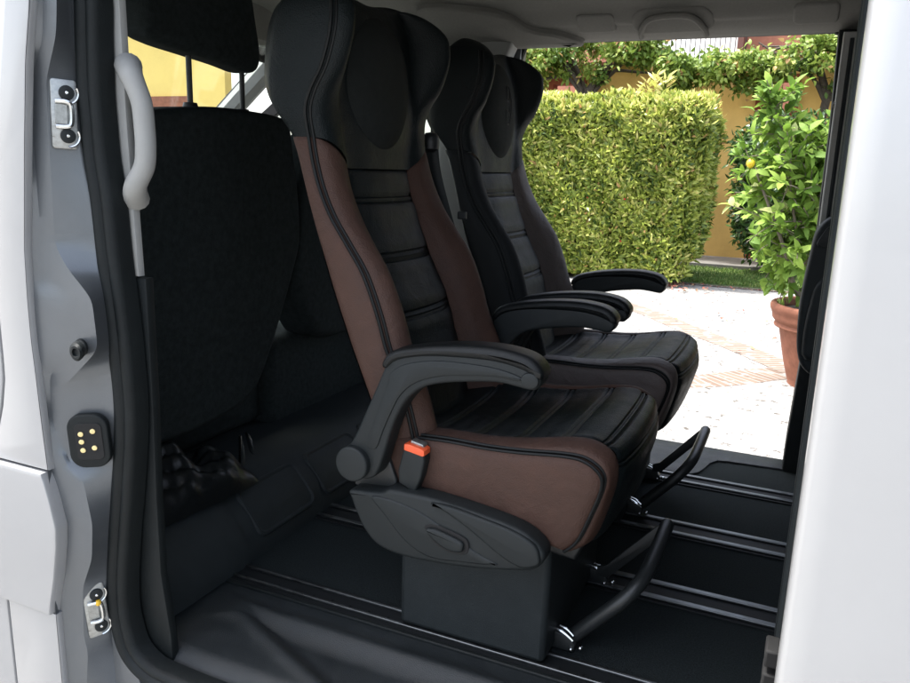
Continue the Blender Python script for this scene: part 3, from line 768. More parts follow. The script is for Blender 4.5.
# interior pillar trim: grey upper, black lower
up = [(-1.185, 1.422), (-1.172, 1.267), (-1.180, 1.067), (-1.160, .786), (-1.118, .786), (-1.125, 1.069), (-1.125, 1.270), (-1.128, 1.422)]
pt = vp(MB().prism(up, 1.074, 1.058, .002, 2), 'pillar_trim', M['grey_trim'])
lo = [(-1.165, .783), (-1.155, .589), (-1.165, .345), (-1.19, .157), (-1.19, -.12), (-1.088, -.12), (-1.090, .036), (-1.108, .175), (-1.108, .335), (-1.103, .541), (-1.103, .783)]
vp(MB().prism(lo, 1.080, 1.060, .003, 2), 'lower_pillar_trim', M['rubber'])
# grab handle
hp = cr([(-1.126, 1.071, 1.161), (-1.092, 1.045, 1.140), (-1.073, 1.045, 1.097), (-1.069, 1.045, 1.055), (-1.069, 1.045, 1.019), (-1.075, 1.045, 0.987), (-1.098, 1.045, 0.953), (-1.126, 1.071, 0.929)], 8)
k = len(hp); q = np.abs(np.linspace(-1, 1, k))
vp(MB().tube(hp, .0180+.006*np.clip((q-.55)/.45, 0, 1)**1.3, 14), 'grab_handle', M['grey_trim'])
for z in (1.16, .945):
    pass

# ---- front cab (seen between the front seats)
hb = MB()
vp(MB().prism([(-2.75, .40), (-2.75, .80), (-2.45, .84), (-2.15, .80), (-2.05, .62), (-2.10, .40)], 1.05, 2.80, .03), 'dashboard', M['trim_black'])
ap0, ap1 = np.array([-2.80, 2.80, .86]), np.array([-1.96, 2.66, 1.44])
for mir in (0, 1):
    m_ = lambda p: (p[0], p[1] if not mir else 3.86-p[1], p[2])
    d0, d1 = ap0, ap1
    pts = np.array([m_(d0*(1-t)+d1*t) for t in np.linspace(0, 1, 12)])
    fr = vp(MB().tube(pts, .045, 8), 'windscreen_pillar', M['grey_trim'])
    o = (0, -.05 if not mir else .05, .04)
    sq = MB().tube(pts+np.array([0.0, (-.02 if not mir else .02), .045]), .010, 6)
    sq.build('pillar_seal', M['gap'], fr)
vp(MB().add([(-2.80, 1.06, .86), (-2.80, 2.80, .86), (-1.96, 2.66, 1.44), (-1.96, 1.20, 1.44)], [(0, 1, 2, 3)]), 'windscreen', M['glass'], smooth=False, solid=.005)
vp(MB().prism([(1.95, 1.40), (2.16, 1.40), (2.175, 1.43), (2.16, 1.465), (1.95, 1.465), (1.935, 1.43)], -2.06, -2.03, .01, axis='x'), 'cab_mirror', M['gap'])
vp(MB().prism([(2.18, 1.415), (2.62, 1.385), (2.62, 1.50), (2.18, 1.50)], -2.02, -2.0, .008, axis='x'), 'sun_visor', M['gap'])
# far front door with its window opening
dr = vp(MB().prism([(-2.35, -.33), (-1.36, -.33), (-1.36, .76), (-2.35, .76)], 2.90, 2.93, .004), 'far_front_door', M['paint'])
MB().prism([(-2.30, -.0), (-1.38, -.0), (-1.38, .74), (-2.30, .74)], 2.80, 2.895, .02).build('door_card', M['grey_trim'], dr)
MB().prism([(-2.78, .79), (-1.42, .79), (-1.42, 1.38), (-1.94, 1.38)], 2.905, 2.911, .001, 1).build('window', M['glass'], dr)
MB().prism([(-2.86, .76), (-1.33, .76), (-1.31, 1.42), (-1.98, 1.42), (-2.86, .80), (-2.78, .79), (-1.95, 1.38), (-1.42, 1.38), (-1.42, .79), (-2.78, .788)], 2.90, 2.93, .002, 1).build('window_frame', M['gap'], dr)
mi = vp(MB().prism(cr([(-2.46, .84), (-2.24, .84), (-2.20, .92), (-2.22, 1.05), (-2.27, 1.10), (-2.42, 1.10), (-2.47, 1.04)], 4, closed=True), 3.02, 3.14, .03), 'wing_mirror', M['gap'])
vp(MB().box(-2.36, -2.30, 2.92, 3.06, .85, .92), 'mirror_stalk', M['gap'], bevel=.01)

# ---- far side of the body
# far B-pillar inside trim
vp(MB().prism([(-1.36, -.05), (-1.14, -.05), (-1.12, .40), (-1.10, .75), (-1.09, 1.2), (-1.06, 1.40), (-1.03, 1.47), (-1.40, 1.47), (-1.33, 1.20), (-1.34, .75)], 2.78, 2.86, .02), 'far_pillar_trim', M['grey_trim'])
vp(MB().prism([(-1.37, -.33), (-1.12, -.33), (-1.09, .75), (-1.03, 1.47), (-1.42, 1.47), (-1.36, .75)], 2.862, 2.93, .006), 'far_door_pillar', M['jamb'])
# seal of the far aperture
SF = [(.052, .0), (.066, .35), (.068, .55), (.062, .88), (.060, 1.2), (.050, 1.44), (.034, 1.472), (-.05, 1.480), (-.8, 1.482), (-.98, 1.478), (-1.035, 1.44), (-1.062, 1.30), (-1.08, 1.0), (-1.10, .6), (-1.12, .2), (-1.12, 0)]
L = cr([(x, 2.885, z) for x, z in SF], 8)
vp(MB().tube(L, .014, 8), 'far_door_seal', M['rubber'])
# rear quarter of the far side: jamb, grey upper trim, black arch panel
vp(MB().prism([(.036, -.33), (.040, .1), (.054, .475), (.047, .94), (.046, 1.16), (.036, 1.46), (.10, 1.46), (.115, -.33)], 2.79, 2.93, .008), 'far_rear_jamb', M['rubber'])
vp(MB().prism([(.052, .80), (.049, 1.44), (.105, 1.44), (.11, .80)], 2.700, 2.786, .01), 'far_rear_trim', M['grey_trim'])
vp(MB().prism([(.112, .80), (.116, 1.46), (1.9, 1.46), (1.9, .80)], 2.74, 2.786, .01), 'far_rear_side', M['grey_trim'])
gt = vp(MB().tube([(.074, 2.70, z) for z in np.linspace(.86, 1.42, 12)], .006, 8), 'trim_strip', M['trim_black'])
vp(MB().ball((.060, 2.74, 1.232), .016, 12), 'coat_hook', M['rubber'])
arch = cr([(.14, .385), (.085, .398), (.052, .425), (.036, .465), (.028, .52), (.025, .60), (.028, .68), (.036, .77), (.043, .835), (.060, .875), (.09, .898), (.14, .905)], 6)
loopa = [(x, z) for x, z in arch]+[(1.9, .905), (1.9, .385)]
ar = vp(MB().prism(loopa, 2.60, 2.785, .016, 4), 'quarter_trim', M['trim_black'])
MB().prism(cr([(.055, .805), (.062, .842), (.082, .868), (.14, .878), (.14, .805)], 4, closed=True), 2.605, 2.594, .003, 2).build('trim_inset', M['plastic'], ar)
lb = cr([(.046, .47), (.044, .54), (.050, .62), (.068, .70), (.14, .74)], 6)
MB().prism([(x, z) for x, z in lb]+[(.5, .74), (.5, .45), (.06, .45)], 2.605, 2.570, .02, 3).build('belt_cover', M['trim_black'], ar)
vp(MB().prism([(.12, -.05), (.12, .40), (1.9, .40), (1.9, -.05)], 2.68, 2.785, .02), 'quarter_lower_trim', M['trim_black'])
vp(MB().prism([(.116, -.33), (1.95, -.33), (1.95, 1.5), (.116, 1.5)], 2.885, 2.93, .006), 'far_body_side', M['paint'])
# far sliding door, slid back outside
fsd = vp(MB().prism([(.085, -.30), (1.30, -.30), (1.30, 1.44), (.085, 1.44)], 2.965, 3.03, .012), 'far_sliding_door', M['paint'])
# rear end
vp(MB().box(1.90, 1.95, .95, 2.92, -.33, 1.5), 'rear_doors', M['paint'], bevel=.01)

# ---- near side rear: pillar with seal, open sliding door
vp(MB().prism([(.040, -.33), (.040, 1.46), (.14, 1.46), (.14, -.33)], 1.06, .952, .008), 'rear_door_pillar', M['rubber'])
vp(MB().prism([(.036, -.05), (.036, 1.46), (.12, 1.46), (.12, -.05)], 1.18, 1.065, .015), 'rear_pillar_trim', M['trim_black'])
rs_ = vp(MB().tube([(.049, 1.105, z) for z in np.linspace(-.1, 1.42, 40)], .014, 8), 'rear_door_seal', M['rubber'])
vp(MB().box(.125, 1.9, 1.06, 1.12, -.02, 1.46), 'near_side_trim', M['trim_black'])
vp(MB().prism([(.145, -.33), (1.95, -.33), (1.95, 1.5), (.145, 1.5)], .975, .93, .006), 'near_body_side', M['paint'])
for z in (.405, .372, .342):
    vp(MB().box(.022, .040, .955, .995, z-.012, z+.012), 'stop_block', M['gap'], bevel=.003)
zs = np.linspace(-.30, 1.42, 30)
def dsec(z):   # gentle barrel of the outer skin
    return -.035*((z-.55)/.9)**2
loops = []
for z in zs:
    b = -dsec(z)
    loops.append([(.036, .842+b, z), (.0325, .836+b, z), (.0325, .804+b, z), (.0345, .797+b, z), (.040, .793+b, z), (.06, .790+b, z), (.15, .786+b, z), (.4, .783+b, z), (1.24, .785+b, z), (1.25, .84+b, z)])
sd = vp(MB().loft(loops), 'sliding_door', M['paint'], sharp=60)
MB().prism([(.0345, -.28), (.0345, 1.40), (.058, 1.40), (.058, -.28)], .865+.02, .846+.02, .004, 2).build('edge_seal', M['rubber'], sd)
MB().box(.06, 1.22, .85, .885, -.26, 1.38).build('door_card', M['trim_black'], sd, bevel=.01)
vp(MB().box(.2, 1.8, .905, .925, .62, .66), 'door_runner', M['gap'])

# ---- roof and headliner
cv = cr([(2.888, 1.466), (2.872, 1.467), (2.84, 1.470), (2.79, 1.481), (2.735, 1.508), (2.68, 1.552), (2.60, 1.590), (2.45, 1.610), (2.0, 1.625), (1.5, 1.62), (1.2, 1.60), (1.10, 1.57), (1.03, 1.50), (1.0, 1.42)], 6)
def head_z(y): 
    o = np.argsort(cv[:, 0]); return np.interp(y, cv[o, 0], cv[o, 1])
HX = np.linspace(-2.05, 1.9, 60)
def hz(x): return -.03*max(0, (-x-1.2)/.8)**2 + .006*math.sin(x*3)
hd = vp(MB().grid([[(x, y, z+hz(x)*(1 if z > 1.5 else 0)) for y, z in cv] for x in HX]), 'headliner', M['headliner'])
rf = cr([(2.935, 1.482), (2.93, 1.50), (2.86, 1.60), (2.70, 1.665), (2.3, 1.69), (1.93, 1.695), (1.5, 1.69), (1.1, 1.66), (.99, 1.60), (.935, 1.50), (.93, 1.44)], 6)
vp(MB().grid([[(x, y, z) for y, z in rf] for x in (-2.06, 1.95)]), 'roof', M['paint'])
vp(MB().box(-1.3, 1.9, .94, 1.04, 1.415, 1.46), 'door_header', M['rubber'], bevel=.008)
vp(MB().box(-1.05, .11, 2.885, 2.93, 1.470, 1.49), 'far_door_header', M['rubber'], bevel=.004)
vp(MB().box(-2.06, -1.96, 1.0, 2.88, 1.44, 1.60), 'windscreen_header', M['headliner'], bevel=.02)
# moulded details in the far cove, laid on the headliner surface
arcv = np.concatenate([[0], np.cumsum(np.linalg.norm(np.diff(cv, axis=0), axis=1))])
def cove(x, a, h):
    y = np.interp(a, arcv, cv[:, 0]); z = np.interp(a, arcv, cv[:, 1])
    y2 = np.interp(a+.005, arcv, cv[:, 0]); z2 = np.interp(a+.005, arcv, cv[:, 1])
    t = np.array([y2-y, z2-z]); t /= np.linalg.norm(t)+1e-9
    return (x, y-t[1]*h, z+t[0]*h)
def cove_plate(loop, steps, name, m):
    c = np.mean(loop, 0); L0 = np.array(loop)
    e = np.roll(L0, -1, 0)-np.roll(L0, 1, 0); e /= np.linalg.norm(e, axis=1)[:, None]+1e-9
    A = np.sum(L0[:, 0]*np.roll(L0[:, 1], -1)-np.roll(L0[:, 0], -1)*L0[:, 1])
    nn = np.stack([e[:, 1], -e[:, 0]], 1)*(1 if A > 0 else -1)
    return MB().loft([[cove(x, a, h) for x, a in L0-nn*i] for i, h in steps], cap0=False).build(name, m, hd)
ST = ((0, .001), (.002, .006), (.006, .008), (.012, .008))
hc = cove_plate(rrect(-.60, -.335, .085, .205, .05, 6), ST, 'handle_recess', M['headliner'])
gl = []
for x, a in cr([(-.575, .085), (-.57, .12), (-.545, .165), (-.50, .180), (-.43, .180), (-.39, .165), (-.365, .12), (-.36, .085)], 6): gl.append(cove(x, a, .016))
MB().tube(gl, .010, 8).build('grab_loop', M['headliner'], hc)
cove_plate(rrect(-.79, -.655, .105, .195, .02, 5), ST, 'clip_cover', M['headliner'])
cove_plate(rrect(-.10, .03, .105, .195, .02, 5), ST, 'clip_cover', M['headliner'])
cove_plate(cr([(-1.36, .03), (-1.10, .022), (-.84, .018), (-.79, .03), (-.80, .075), (-.86, .12), (-.95, .15), (-1.02, .21), (-1.12, .25), (-1.36, .27)], 5, closed=True),
           ((0, .001), (.003, .016), (.010, .022), (.02, .023), (.05, .026)), 'pillar_cover', M['headliner'])

# ------------------------------------------------------------------ front seats
bench = empty('front_bench_seat', (-1.45, 1.62, .24))
tag(bench, 'black fabric front bench seat seen from behind, its headrest raised on two posts', 'seat')
OB = (-1.45, 1.62, .24)
# backrest outline in (y, z), seen from behind
bl = cr([(1.20, .30), (1.40, .295), (1.58, .30), (1.70, .322), (1.77, .365), (1.845, .48), (1.910, .60), (1.968, .72), (1.985, .78), (1.980, .90), (1.958, 1.03), (1.942, 1.105), (1.905, 1.132), (1.75, 1.140), (1.60, 1.137), (1.45, 1.120), (1.40, 1.108), (1.36, 1.06), (1.33, .95), (1.24, .80), (1.16, .60), (1.15, .40)], 5, closed=True)
mb = MB().prism(bl, -1.56, -1.405, .022, 4, axis='x')
bb = mb.build('backrest', M['black_fabric'], bench, off=OB, sharp=70)
def back_flap():
    fl = np.array([p for p in bl if p[1] < .73]); 
    L = [(1.20, .725)]+[]
    return cr([(1.165, .62), (1.20, .715), (1.40, .722), (1.70, .708), (1.945, .700), (1.932, .665), (1.83, .48), (1.755, .37), (1.69, .335), (1.60, .318), (1.40, .305), (1.20, .31), (1.16, .42)], 4, closed=True)
MB().prism(back_flap(), -1.43, -1.394, .010, 3, axis='x').build('map_pocket', M['black_fabric'], bb, off=(0, 0, 0))
wl = MB()
for dz in (0, .010):
    wl.tube([(-1.394, y, .742+dz-.03*((y-1.2)/.75)) for y in np.linspace(1.19, 1.955, 30)], .0035, 6)
wl.build('seam_welt', M['trim_black'], bb)
hl = cr([(1.42, 1.29), (1.47, 1.272), (1.58, 1.262), (1.70, 1.252), (1.79, 1.242), (1.825, 1.255), (1.835, 1.30), (1.82, 1.38), (1.80, 1.46), (1.76, 1.50), (1.62, 1.515), (1.48, 1.50), (1.43, 1.45), (1.41, 1.36)], 5, closed=True)
hh = MB().prism(hl, -1.52, -1.42, .03, 5, axis='x').build('headrest', M['black_fabric'], bench, off=OB, sharp=70)
for y in (1.595, 1.80):
    MB().tube([(-1.47, y, 1.08), (-1.47, y, 1.32)], .0075, 10).build('headrest_post', M['black_metal'], bench, off=OB)
    MB().lathe([(0.001, .02), (.017, .018), (.021, .004), (.021, -.02)], (-1.47, y, 1.128), 14).build('post_guide', M['plastic_dark'], bench, off=OB)
MB().prism(rrect(1.08, 1.95, .176, .40, .04), -2.0, -1.54, .03, axis='x').build('seat_base', M['black_fabric'], bench, off=OB)
# driver's seat
drv = empty('driver_seat', (-1.5, 2.35, -.02)); OD = (-1.5, 2.35, -.02)
tag(drv, 'black front seat in the gap between the front bench and the brown seat back', 'seat')
dl = cr([(2.06, .48), (2.13, .43), (2.30, .42), (2.50, .43), (2.62, .50), (2.66, .70), (2.62, 1.0), (2.52, 1.12), (2.2, 1.12), (2.06, 1.02), (1.985, .80), (1.98, .62)], 5, closed=True)
MB().prism(dl, -1.57, -1.42, .035, 5, axis='x').build('backrest', M['black_fabric'], drv, off=OD, sharp=70)
MB().prism(rrect(1.93, 2.62, .0, .45, .06), -2.0, -1.50, .04, axis='x').build('seat_base', M['black_fabric'], drv, off=OD)
MB().prism(rrect(2.16, 2.46, 1.22, 1.45, .06), -1.53, -1.44, .03, 4, axis='x').build('headrest', M['black_fabric'], drv, off=OD, sharp=70)
for y in (2.23, 2.39): MB().tube([(-1.485, y, 1.08), (-1.485, y, 1.26)], .007, 8).build('headrest_post', M['black_metal'], drv, off=OD)

# ------------------------------------------------------------------ outside: ground
GZ = -.55
def sheet(name, m, loop, z, kind='structure', uv=None):
    o = MB().add([(x, y, z) for x, y in loop], [tuple(range(len(loop)))]).build(name, m, smooth=False)
    o['kind'] = kind
    return o
sheet('ground', M['gravel'], [(-150, -150), (150, -150), (150, 150), (-150, 150)], GZ)
def band(name, pts, w, z):
    c = cr(pts, 10); T = np.gradient(c, axis=0); T /= np.linalg.norm(T, axis=1)[:, None]
    nn = np.stack([-T[:, 1], T[:, 0]], 1)
    a = np.concatenate([[0], np.cumsum(np.linalg.norm(np.diff(c, axis=0), axis=1))])
    V = np.concatenate([c+nn*w/2, c-nn*w/2]); k = len(c)
    me = bpy.data.meshes.new(name)
    me.from_pydata([(x, y, z) for x, y in V], [], [(i, i+1, k+i+1, k+i) for i in range(k-1)])
    uv = me.uv_layers.new(name='UVMap')
    U = np.concatenate([np.stack([a, np.full(k, .48)], 1), np.stack([a, np.full(k, .02)], 1)])
    for lp in me.loops: uv.data[lp.index].uv = U[lp.vertex_index]
    me.materials.append(M['brick'])
    o = bpy.data.objects.new(name, me); col.objects.link(o); o['kind'] = 'structure'
    return o
band('brick_path', [(-2.6, 5.15), (-1.6, 5.62), (-.64, 6.00), (-.05, 6.62), (.6, 7.1), (1.6, 7.6)], .34, GZ+.002)
band('brick_path_diagonal', [(-2.4, 9.9), (-1.5, 8.9), (-.95, 8.15), (-.45, 7.55), (-.02, 6.95), (.35, 6.4)], .30, GZ+.004)
band('lawn_border', [(-12, 12.05), (-6, 11.8), (-2, 11.72), (2, 11.68), (8, 11.9)], .14, GZ+.012)
lw = sheet('lawn', M['lawn'], [(-12, 12.05), (-6, 11.8), (-2, 11.72), (2, 11.68), (8, 11.9), (8, 13.85), (-12, 13.85)], GZ+.016)

def leafmesh(name, pos, nrm, dirs, L, W, m, tints, parent=None, kind=None, fold=.25, curl=.15):
    """one small folded leaf blade at each position; all blades of a plant in one mesh"""
    pos = np.asarray(pos); n = len(pos)
    d = dirs/np.linalg.norm(dirs, axis=1)[:, None]
    s = np.cross(nrm, d); s /= np.linalg.norm(s, axis=1)[:, None]+1e-9
    up = np.cross(d, s)
    L = np.broadcast_to(L, (n,))[:, None]; W = np.broadcast_to(W, (n,))[:, None]
    base = pos; tip = pos+d*L-up*L*curl
    mid = pos+d*L*.5+up*L*.06
    l1 = pos+d*L*.32+s*W*.46+up*W*fold; r1 = pos+d*L*.32-s*W*.46+up*W*fold
    l2 = pos+d*L*.68+s*W*.36+up*W*fold*.6-up*L*curl*.35; r2 = pos+d*L*.68-s*W*.36+up*W*fold*.6-up*L*curl*.35
    V = np.stack([base, mid, tip, l1, r1, l2, r2], 1).reshape(-1, 3)
    o = (np.arange(n)*7)[:, None]
    F4 = np.concatenate([o+np.array([[0, 1, 3, 3]])*1], 0)
    tri = np.array([[0, 1, 3], [0, 4, 1], [1, 5, 3], [1, 4, 6], [1, 2, 5], [1, 6, 2]])
    F = (o[:, None, :]+tri[None]).reshape(-1, 3)
    me = bpy.data.meshes.new(name)
    me.vertices.add(len(V)); me.vertices.foreach_set('co', V.ravel())
    me.loops.add(F.size); me.loops.foreach_set('vertex_index', F.ravel().astype(np.int32))
    me.polygons.add(len(F)); me.polygons.foreach_set('loop_start', np.arange(0, F.size, 3, dtype=np.int32))
    me.polygons.foreach_set('loop_total', np.full(len(F), 3, dtype=np.int32))
    me.update(calc_edges=True)
    a = me.attributes.new('tint', 'FLOAT', 'FACE'); a.data.foreach_set('value', np.repeat(np.clip(tints, 0, 1), 6).astype(np.float32))
    me.materials.append(m)
    ob = bpy.data.objects.new(name, me); col.objects.link(ob)
    if parent: ob.parent = parent
    if kind: ob['kind'] = kind
    return ob
def rand_unit(n): 
    v = rng.normal(size=(n, 3)); return v/np.linalg.norm(v, axis=1)[:, None]

# hedge: clipped block of small pointed leaves
HB = np.array([[-5.4, -1.36], [11.25, 12.9], [-.50, 2.05]])
hedge = empty('hedge', (-3.3, 12.0, GZ))
tag(hedge, 'clipped block hedge of small glossy pointed leaves in front of the ochre wall', 'hedge')
def bumpy(a, b): return .05*np.sin(a*3.1+1)*np.sin(b*2.7)+.035*np.sin(a*7.3+b*5.1)+.02*np.sin(a*13+3)*np.sin(b*17)
def hedge_face(n, face):
    u, v = rng.random(n), rng.random(n)
    d = np.abs(rng.normal(0, .07, n))
    X = HB[0, 0]+u*(HB[0, 1]-HB[0, 0]); 
    if face == 'front':
        Z = HB[2, 0]+v*(HB[2, 1]-HB[2, 0]); Y = HB[1, 0]+bumpy(X, Z)+d-.03
        # rounded top edge and raised skirt on the right
        t = np.clip((Z-(HB[2, 1]-.22))/.22, 0, 1); Y = Y+.20*t**2
        e = np.clip((X-(HB[0, 1]-.22))/.22, 0, 1); Y = Y+.22*e**2; X = X-.10*u*np.clip((1.4-Z)/1.9, 0, 1)
        P = np.stack([X, Y, Z], 1); N_ = np.tile([0, -1., .15], (n, 1))+np.stack([.8*e, 0*e, .7*t], 1)
        lift = np.clip((X+2.5)/1.2, 0, 1)*.26
        keep = Z > GZ+.04+lift*(.7+.5*np.sin(X*9))
        P, N_ = P[keep], N_[keep]
    elif face == 'top':
        Y = HB[1, 0]+.12+v*(HB[1, 1]-HB[1, 0]-.1); Z = HB[2, 1]+bumpy(X, Y)-d+.03
        P = np.stack([X, Y, Z], 1); N_ = np.tile([0, -.2, 1.], (n, 1))
    else:
        Y = HB[1, 0]+.05+u*(HB[1, 1]-HB[1, 0]); Z = HB[2, 0]+.3+v*(HB[2, 1]-HB[2, 0]-.3); X = HB[0, 1]+bumpy(Y, Z)-d+.02
        t = np.clip((Z-(HB[2, 1]-.22))/.22, 0, 1); X = X-.16*t**2-.10*np.clip((1.4-Z)/1.9, 0, 1)
        P = np.stack([X, Y, Z], 1); N_ = np.tile([1., -.1, .15], (n, 1))
    return P, N_
Ps, Ns = zip(hedge_face(26000, 'front'), hedge_face(9000, 'top'), hedge_face(6500, 'side'))
P = np.concatenate(Ps); Nn = np.concatenate(Ns); n = len(P)
dirs = Nn*.55+rand_unit(n)*.75+np.array([0, 0, .45])
nr = Nn*.8+rand_unit(n)*.7
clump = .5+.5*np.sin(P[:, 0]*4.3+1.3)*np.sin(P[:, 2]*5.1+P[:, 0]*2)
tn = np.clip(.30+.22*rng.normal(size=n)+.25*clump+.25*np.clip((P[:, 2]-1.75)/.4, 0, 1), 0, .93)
tn[rng.random(n) < .012] = 1.
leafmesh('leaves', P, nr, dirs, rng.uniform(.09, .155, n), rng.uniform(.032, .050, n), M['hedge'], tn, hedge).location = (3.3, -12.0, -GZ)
MB().box(HB[0, 0]+.1, HB[0, 1]-.17, HB[1, 0]+.14, HB[1, 1]-.1, GZ+.30, HB[2, 1]-.14).build('twigs', M['core'], hedge, bevel=.08, off=(-3.3, 12.0, GZ))
tr = MB()
for k in range(9):
    x = -5.0+k*.43; tr.tube([(x, 12.0+.2*math.sin(k*3), GZ), (x+.05, 12.0, GZ+.5)], .025, 6)
tr.build('stem', M['bark'], hedge, off=(-3.3, 12.0, GZ))
# long shoots standing above the clipped top
for (x, y, h) in ((-2.12, 11.55, .36), (-1.98, 11.5, .30), (-2.24, 11.6, .24), (-2.4, 11.5, .14)):
    n = int(h*75); a = rng.uniform(0, 6.28, n)
    P = np.stack([x+.02*np.cos(a), y+.02*np.sin(a), 2.05+h*rng.random(n)], 1)
    leafmesh('new_shoot', P, rand_unit(n)+np.array([0, -.4, .6]), np.stack([np.cos(a), np.sin(a), np.full(n, .9)], 1), rng.uniform(.13, .2, n), rng.uniform(.03, .05, n), M['hedge'], rng.uniform(.7, .95, n), hedge).location = (3.3, -12.0, -GZ)
fl = MB()
for k in range(7):
    fl.ball((rng.uniform(-4.3, -1.5), 11.20+rng.uniform(-.02, .05), rng.uniform(-.2, 1.9)), .017, 6)
fl.build('red_buds', M['flower'], hedge, off=(-3.3, 12.0, GZ))

# garden wall
WY = 15.3
wall = empty('garden_wall', (-1.5, WY, GZ)); OW = (-1.5, WY, GZ)
tag(wall, 'tall ochre plaster garden wall with red painted panels behind the hedge', 'wall')
MB().box(-6.3, -4.92, WY, WY+.3, GZ, 3.03).box(-4.15, -.99, WY, WY+.3, GZ, 3.03).box(-.32, 6.5, WY, WY+.3, GZ, 3.03).box(-4.92, -4.15, WY, WY+.3, 2.82, 3.03).box(-4.92, -4.15, WY, WY+.3, GZ, .9).box(-.99, -.32, WY, WY+.3, 2.82, 3.03).box(-.99, -.32, WY, WY+.3, GZ, .95).build('plaster', M['ochre'], wall, off=OW, smooth=False)
for x0, x1 in ((-4.92, -4.15), (-.99, -.32)):
    f = MB()
    f.box(x0-.02, x0+.12, WY-.02, WY+.28, .9, 2.82).box(x1-.12, x1+.02, WY-.02, WY+.28, .9, 2.82).box(x0+.12, x1-.12, WY-.02, WY+.28, 2.70, 2.82).box(x0+.12, x1-.12, WY-.02, WY+.28, .9, 1.02)
    fr = f.build('opening_frame', M['redbrown'], wall, off=OW, smooth=False)
    MB().box(x0+.12, x1-.12, WY+.18, WY+.24, 1.02, 2.70).build('shutter', M['shutter'], fr, off=(0, 0, 0), smooth=False)
MB().box(-6.3, -1.83, WY-.025, WY-.003, GZ, -.20).build('base_band', M['redbrown'], wall, off=OW, smooth=False)
MB().box(-.90, 6.5, WY-.025, WY-.003, GZ, -.17).build('base_band', M['redbrown'], wall, off=OW, smooth=False)
MB().box(-6.35, 6.55, WY-.05, WY+.35, 3.032, 3.09).build('coping', M['terracotta'], wall, off=OW, smooth=False)
kb = MB().box(-12, 8, 13.87, WY-.03, GZ, GZ+.10).build('pavement', M['concrete'], bevel=.01); kb['kind'] = 'structure'

# house behind the wall
house = empty('house', (-1, 21, GZ)); OH = (-1, 21, GZ)
tag(house, 'house with a railed balcony and reddish plaster front above the garden wall', 'house')
MB().box(-9, 6, 21, 27, GZ, 7.5).build('house_wall', M['house_wall'], house, off=OH, smooth=False)
MB().box(-4.2, -1.9, 20.96, 21.0, 3.3, 6.0).build('white_panel', M['white_wall'], house, off=OH, smooth=False)
MB().box(-4.6, -1.6, 19.9, 20.98, 3.55, 3.72).build('balcony_slab', M['white_wall'], house, off=OH, smooth=False)
rl = MB()
for k in range(26): rl.tube([(-4.5+k*.113, 19.95, 3.72), (-4.5+k*.113, 19.95, 4.75)], .010, 6)
rl.tube([(-4.5, 19.95, 4.75), (-1.65, 19.95, 4.75)], .02, 6)
rl.build('balcony_railing', M['rail_iron'], house, off=OH)
MB().box(-1.85, -1.72, 19.9, 20.95, 3.73, 6).build('balcony_post', M['shutter'], house, off=OH, smooth=False)
MB().box(-9.3, 6.3, 20.7, 27.3, 7.5, 7.75).build('roof', M['terracotta'], house, off=OH, smooth=False)

# climbing plants along the top of the wall
def climber(name, label, x0, x1, trunk, seed, nleaf):
    r = np.random.default_rng(seed)
    root = empty(name, (trunk, 14.75, GZ)); O = (trunk, 14.75, GZ)
    tag(root, label, 'climbing plant')
    limbs = MB(); tips = []
    top = [(trunk, 14.75, GZ), (trunk+.05, 14.72, .6), (trunk-.03, 14.78, 1.7), (trunk+.04, 14.75, 2.55)]
    limbs.tube(cr(top, 6), np.linspace(.095, .065, 19), 9)
    k = 0
    for sgn in (-1, 1):
        end = x0 if sgn < 0 else x1
        for j in range(5):
            y0 = 14.75+r.uniform(-.15, .15); L = abs(end-trunk)*r.uniform(.6, 1.)
            pts = [(trunk, 14.75, 2.3+.05*j), (trunk+sgn*L*.2, y0, 2.75+.09*j), (trunk+sgn*L*.55, y0+r.uniform(-.2, .2), 2.85+r.uniform(-.1, .35)), (trunk+sgn*L, y0+r.uniform(-.2, .2), 2.80+r.uniform(-.15, .5))]
            c = cr(pts, 8); limbs.tube(c, np.linspace(.045, .012, len(c)), 6)
    limbs.build('trunk', M['bark_dark'], root, off=O)
    # leaf clumps
    nc = int((x1-x0)*26); C0 = np.stack([r.uniform(x0, x1, nc), r.normal(14.55, .28, nc), r.uniform(2.84, 3.75, nc)], 1)
    C0[:, 2] += -.12*np.sin(C0[:, 0]*2.3)+.08*np.sin(C0[:, 0]*5.1)
    low = (C0[:, 0] > -2.5) & (C0[:, 0] < -.45); C0[low, 2] = np.minimum(C0[low, 2], 2.93-.15*r.random(low.sum()))
    hang = r.random(nc) < .12; C0[hang, 2] -= .28
    ci = r.integers(0, nc, nleaf)
    P = C0[ci]+r.normal(0, .085, (nleaf, 3))
    ct = r.normal(.42, .17, nc)
    t = ct[ci]+r.normal(0, .13, nleaf)+.12*np.clip((P[:, 2]-3.1), 0, 1)
    t[r.random(nleaf) < .05] = 1.
    d = r.normal(size=(nleaf, 3))+np.array([0, -.5, -.5]); nr = r.normal(size=(nleaf, 3))*.7+np.array([0, -.6, .9])
    leafmesh('foliage', P, nr, d, r.uniform(.08, .14, nleaf), r.uniform(.045, .075, nleaf), M['vine'], np.clip(t, 0, 1), root).location = tuple(-np.array(O))
    return root
climber('climbing_vine', 'leafy climber with a slim forked trunk on the wall above the hedge', -6.2, -1.2, -3.98, 11, 15000)
climber('climbing_vine', 'leafy climber with yellow flushes over the red wall panel behind the lemon tree', -1.5, 5.5, .12, 12, 17000)

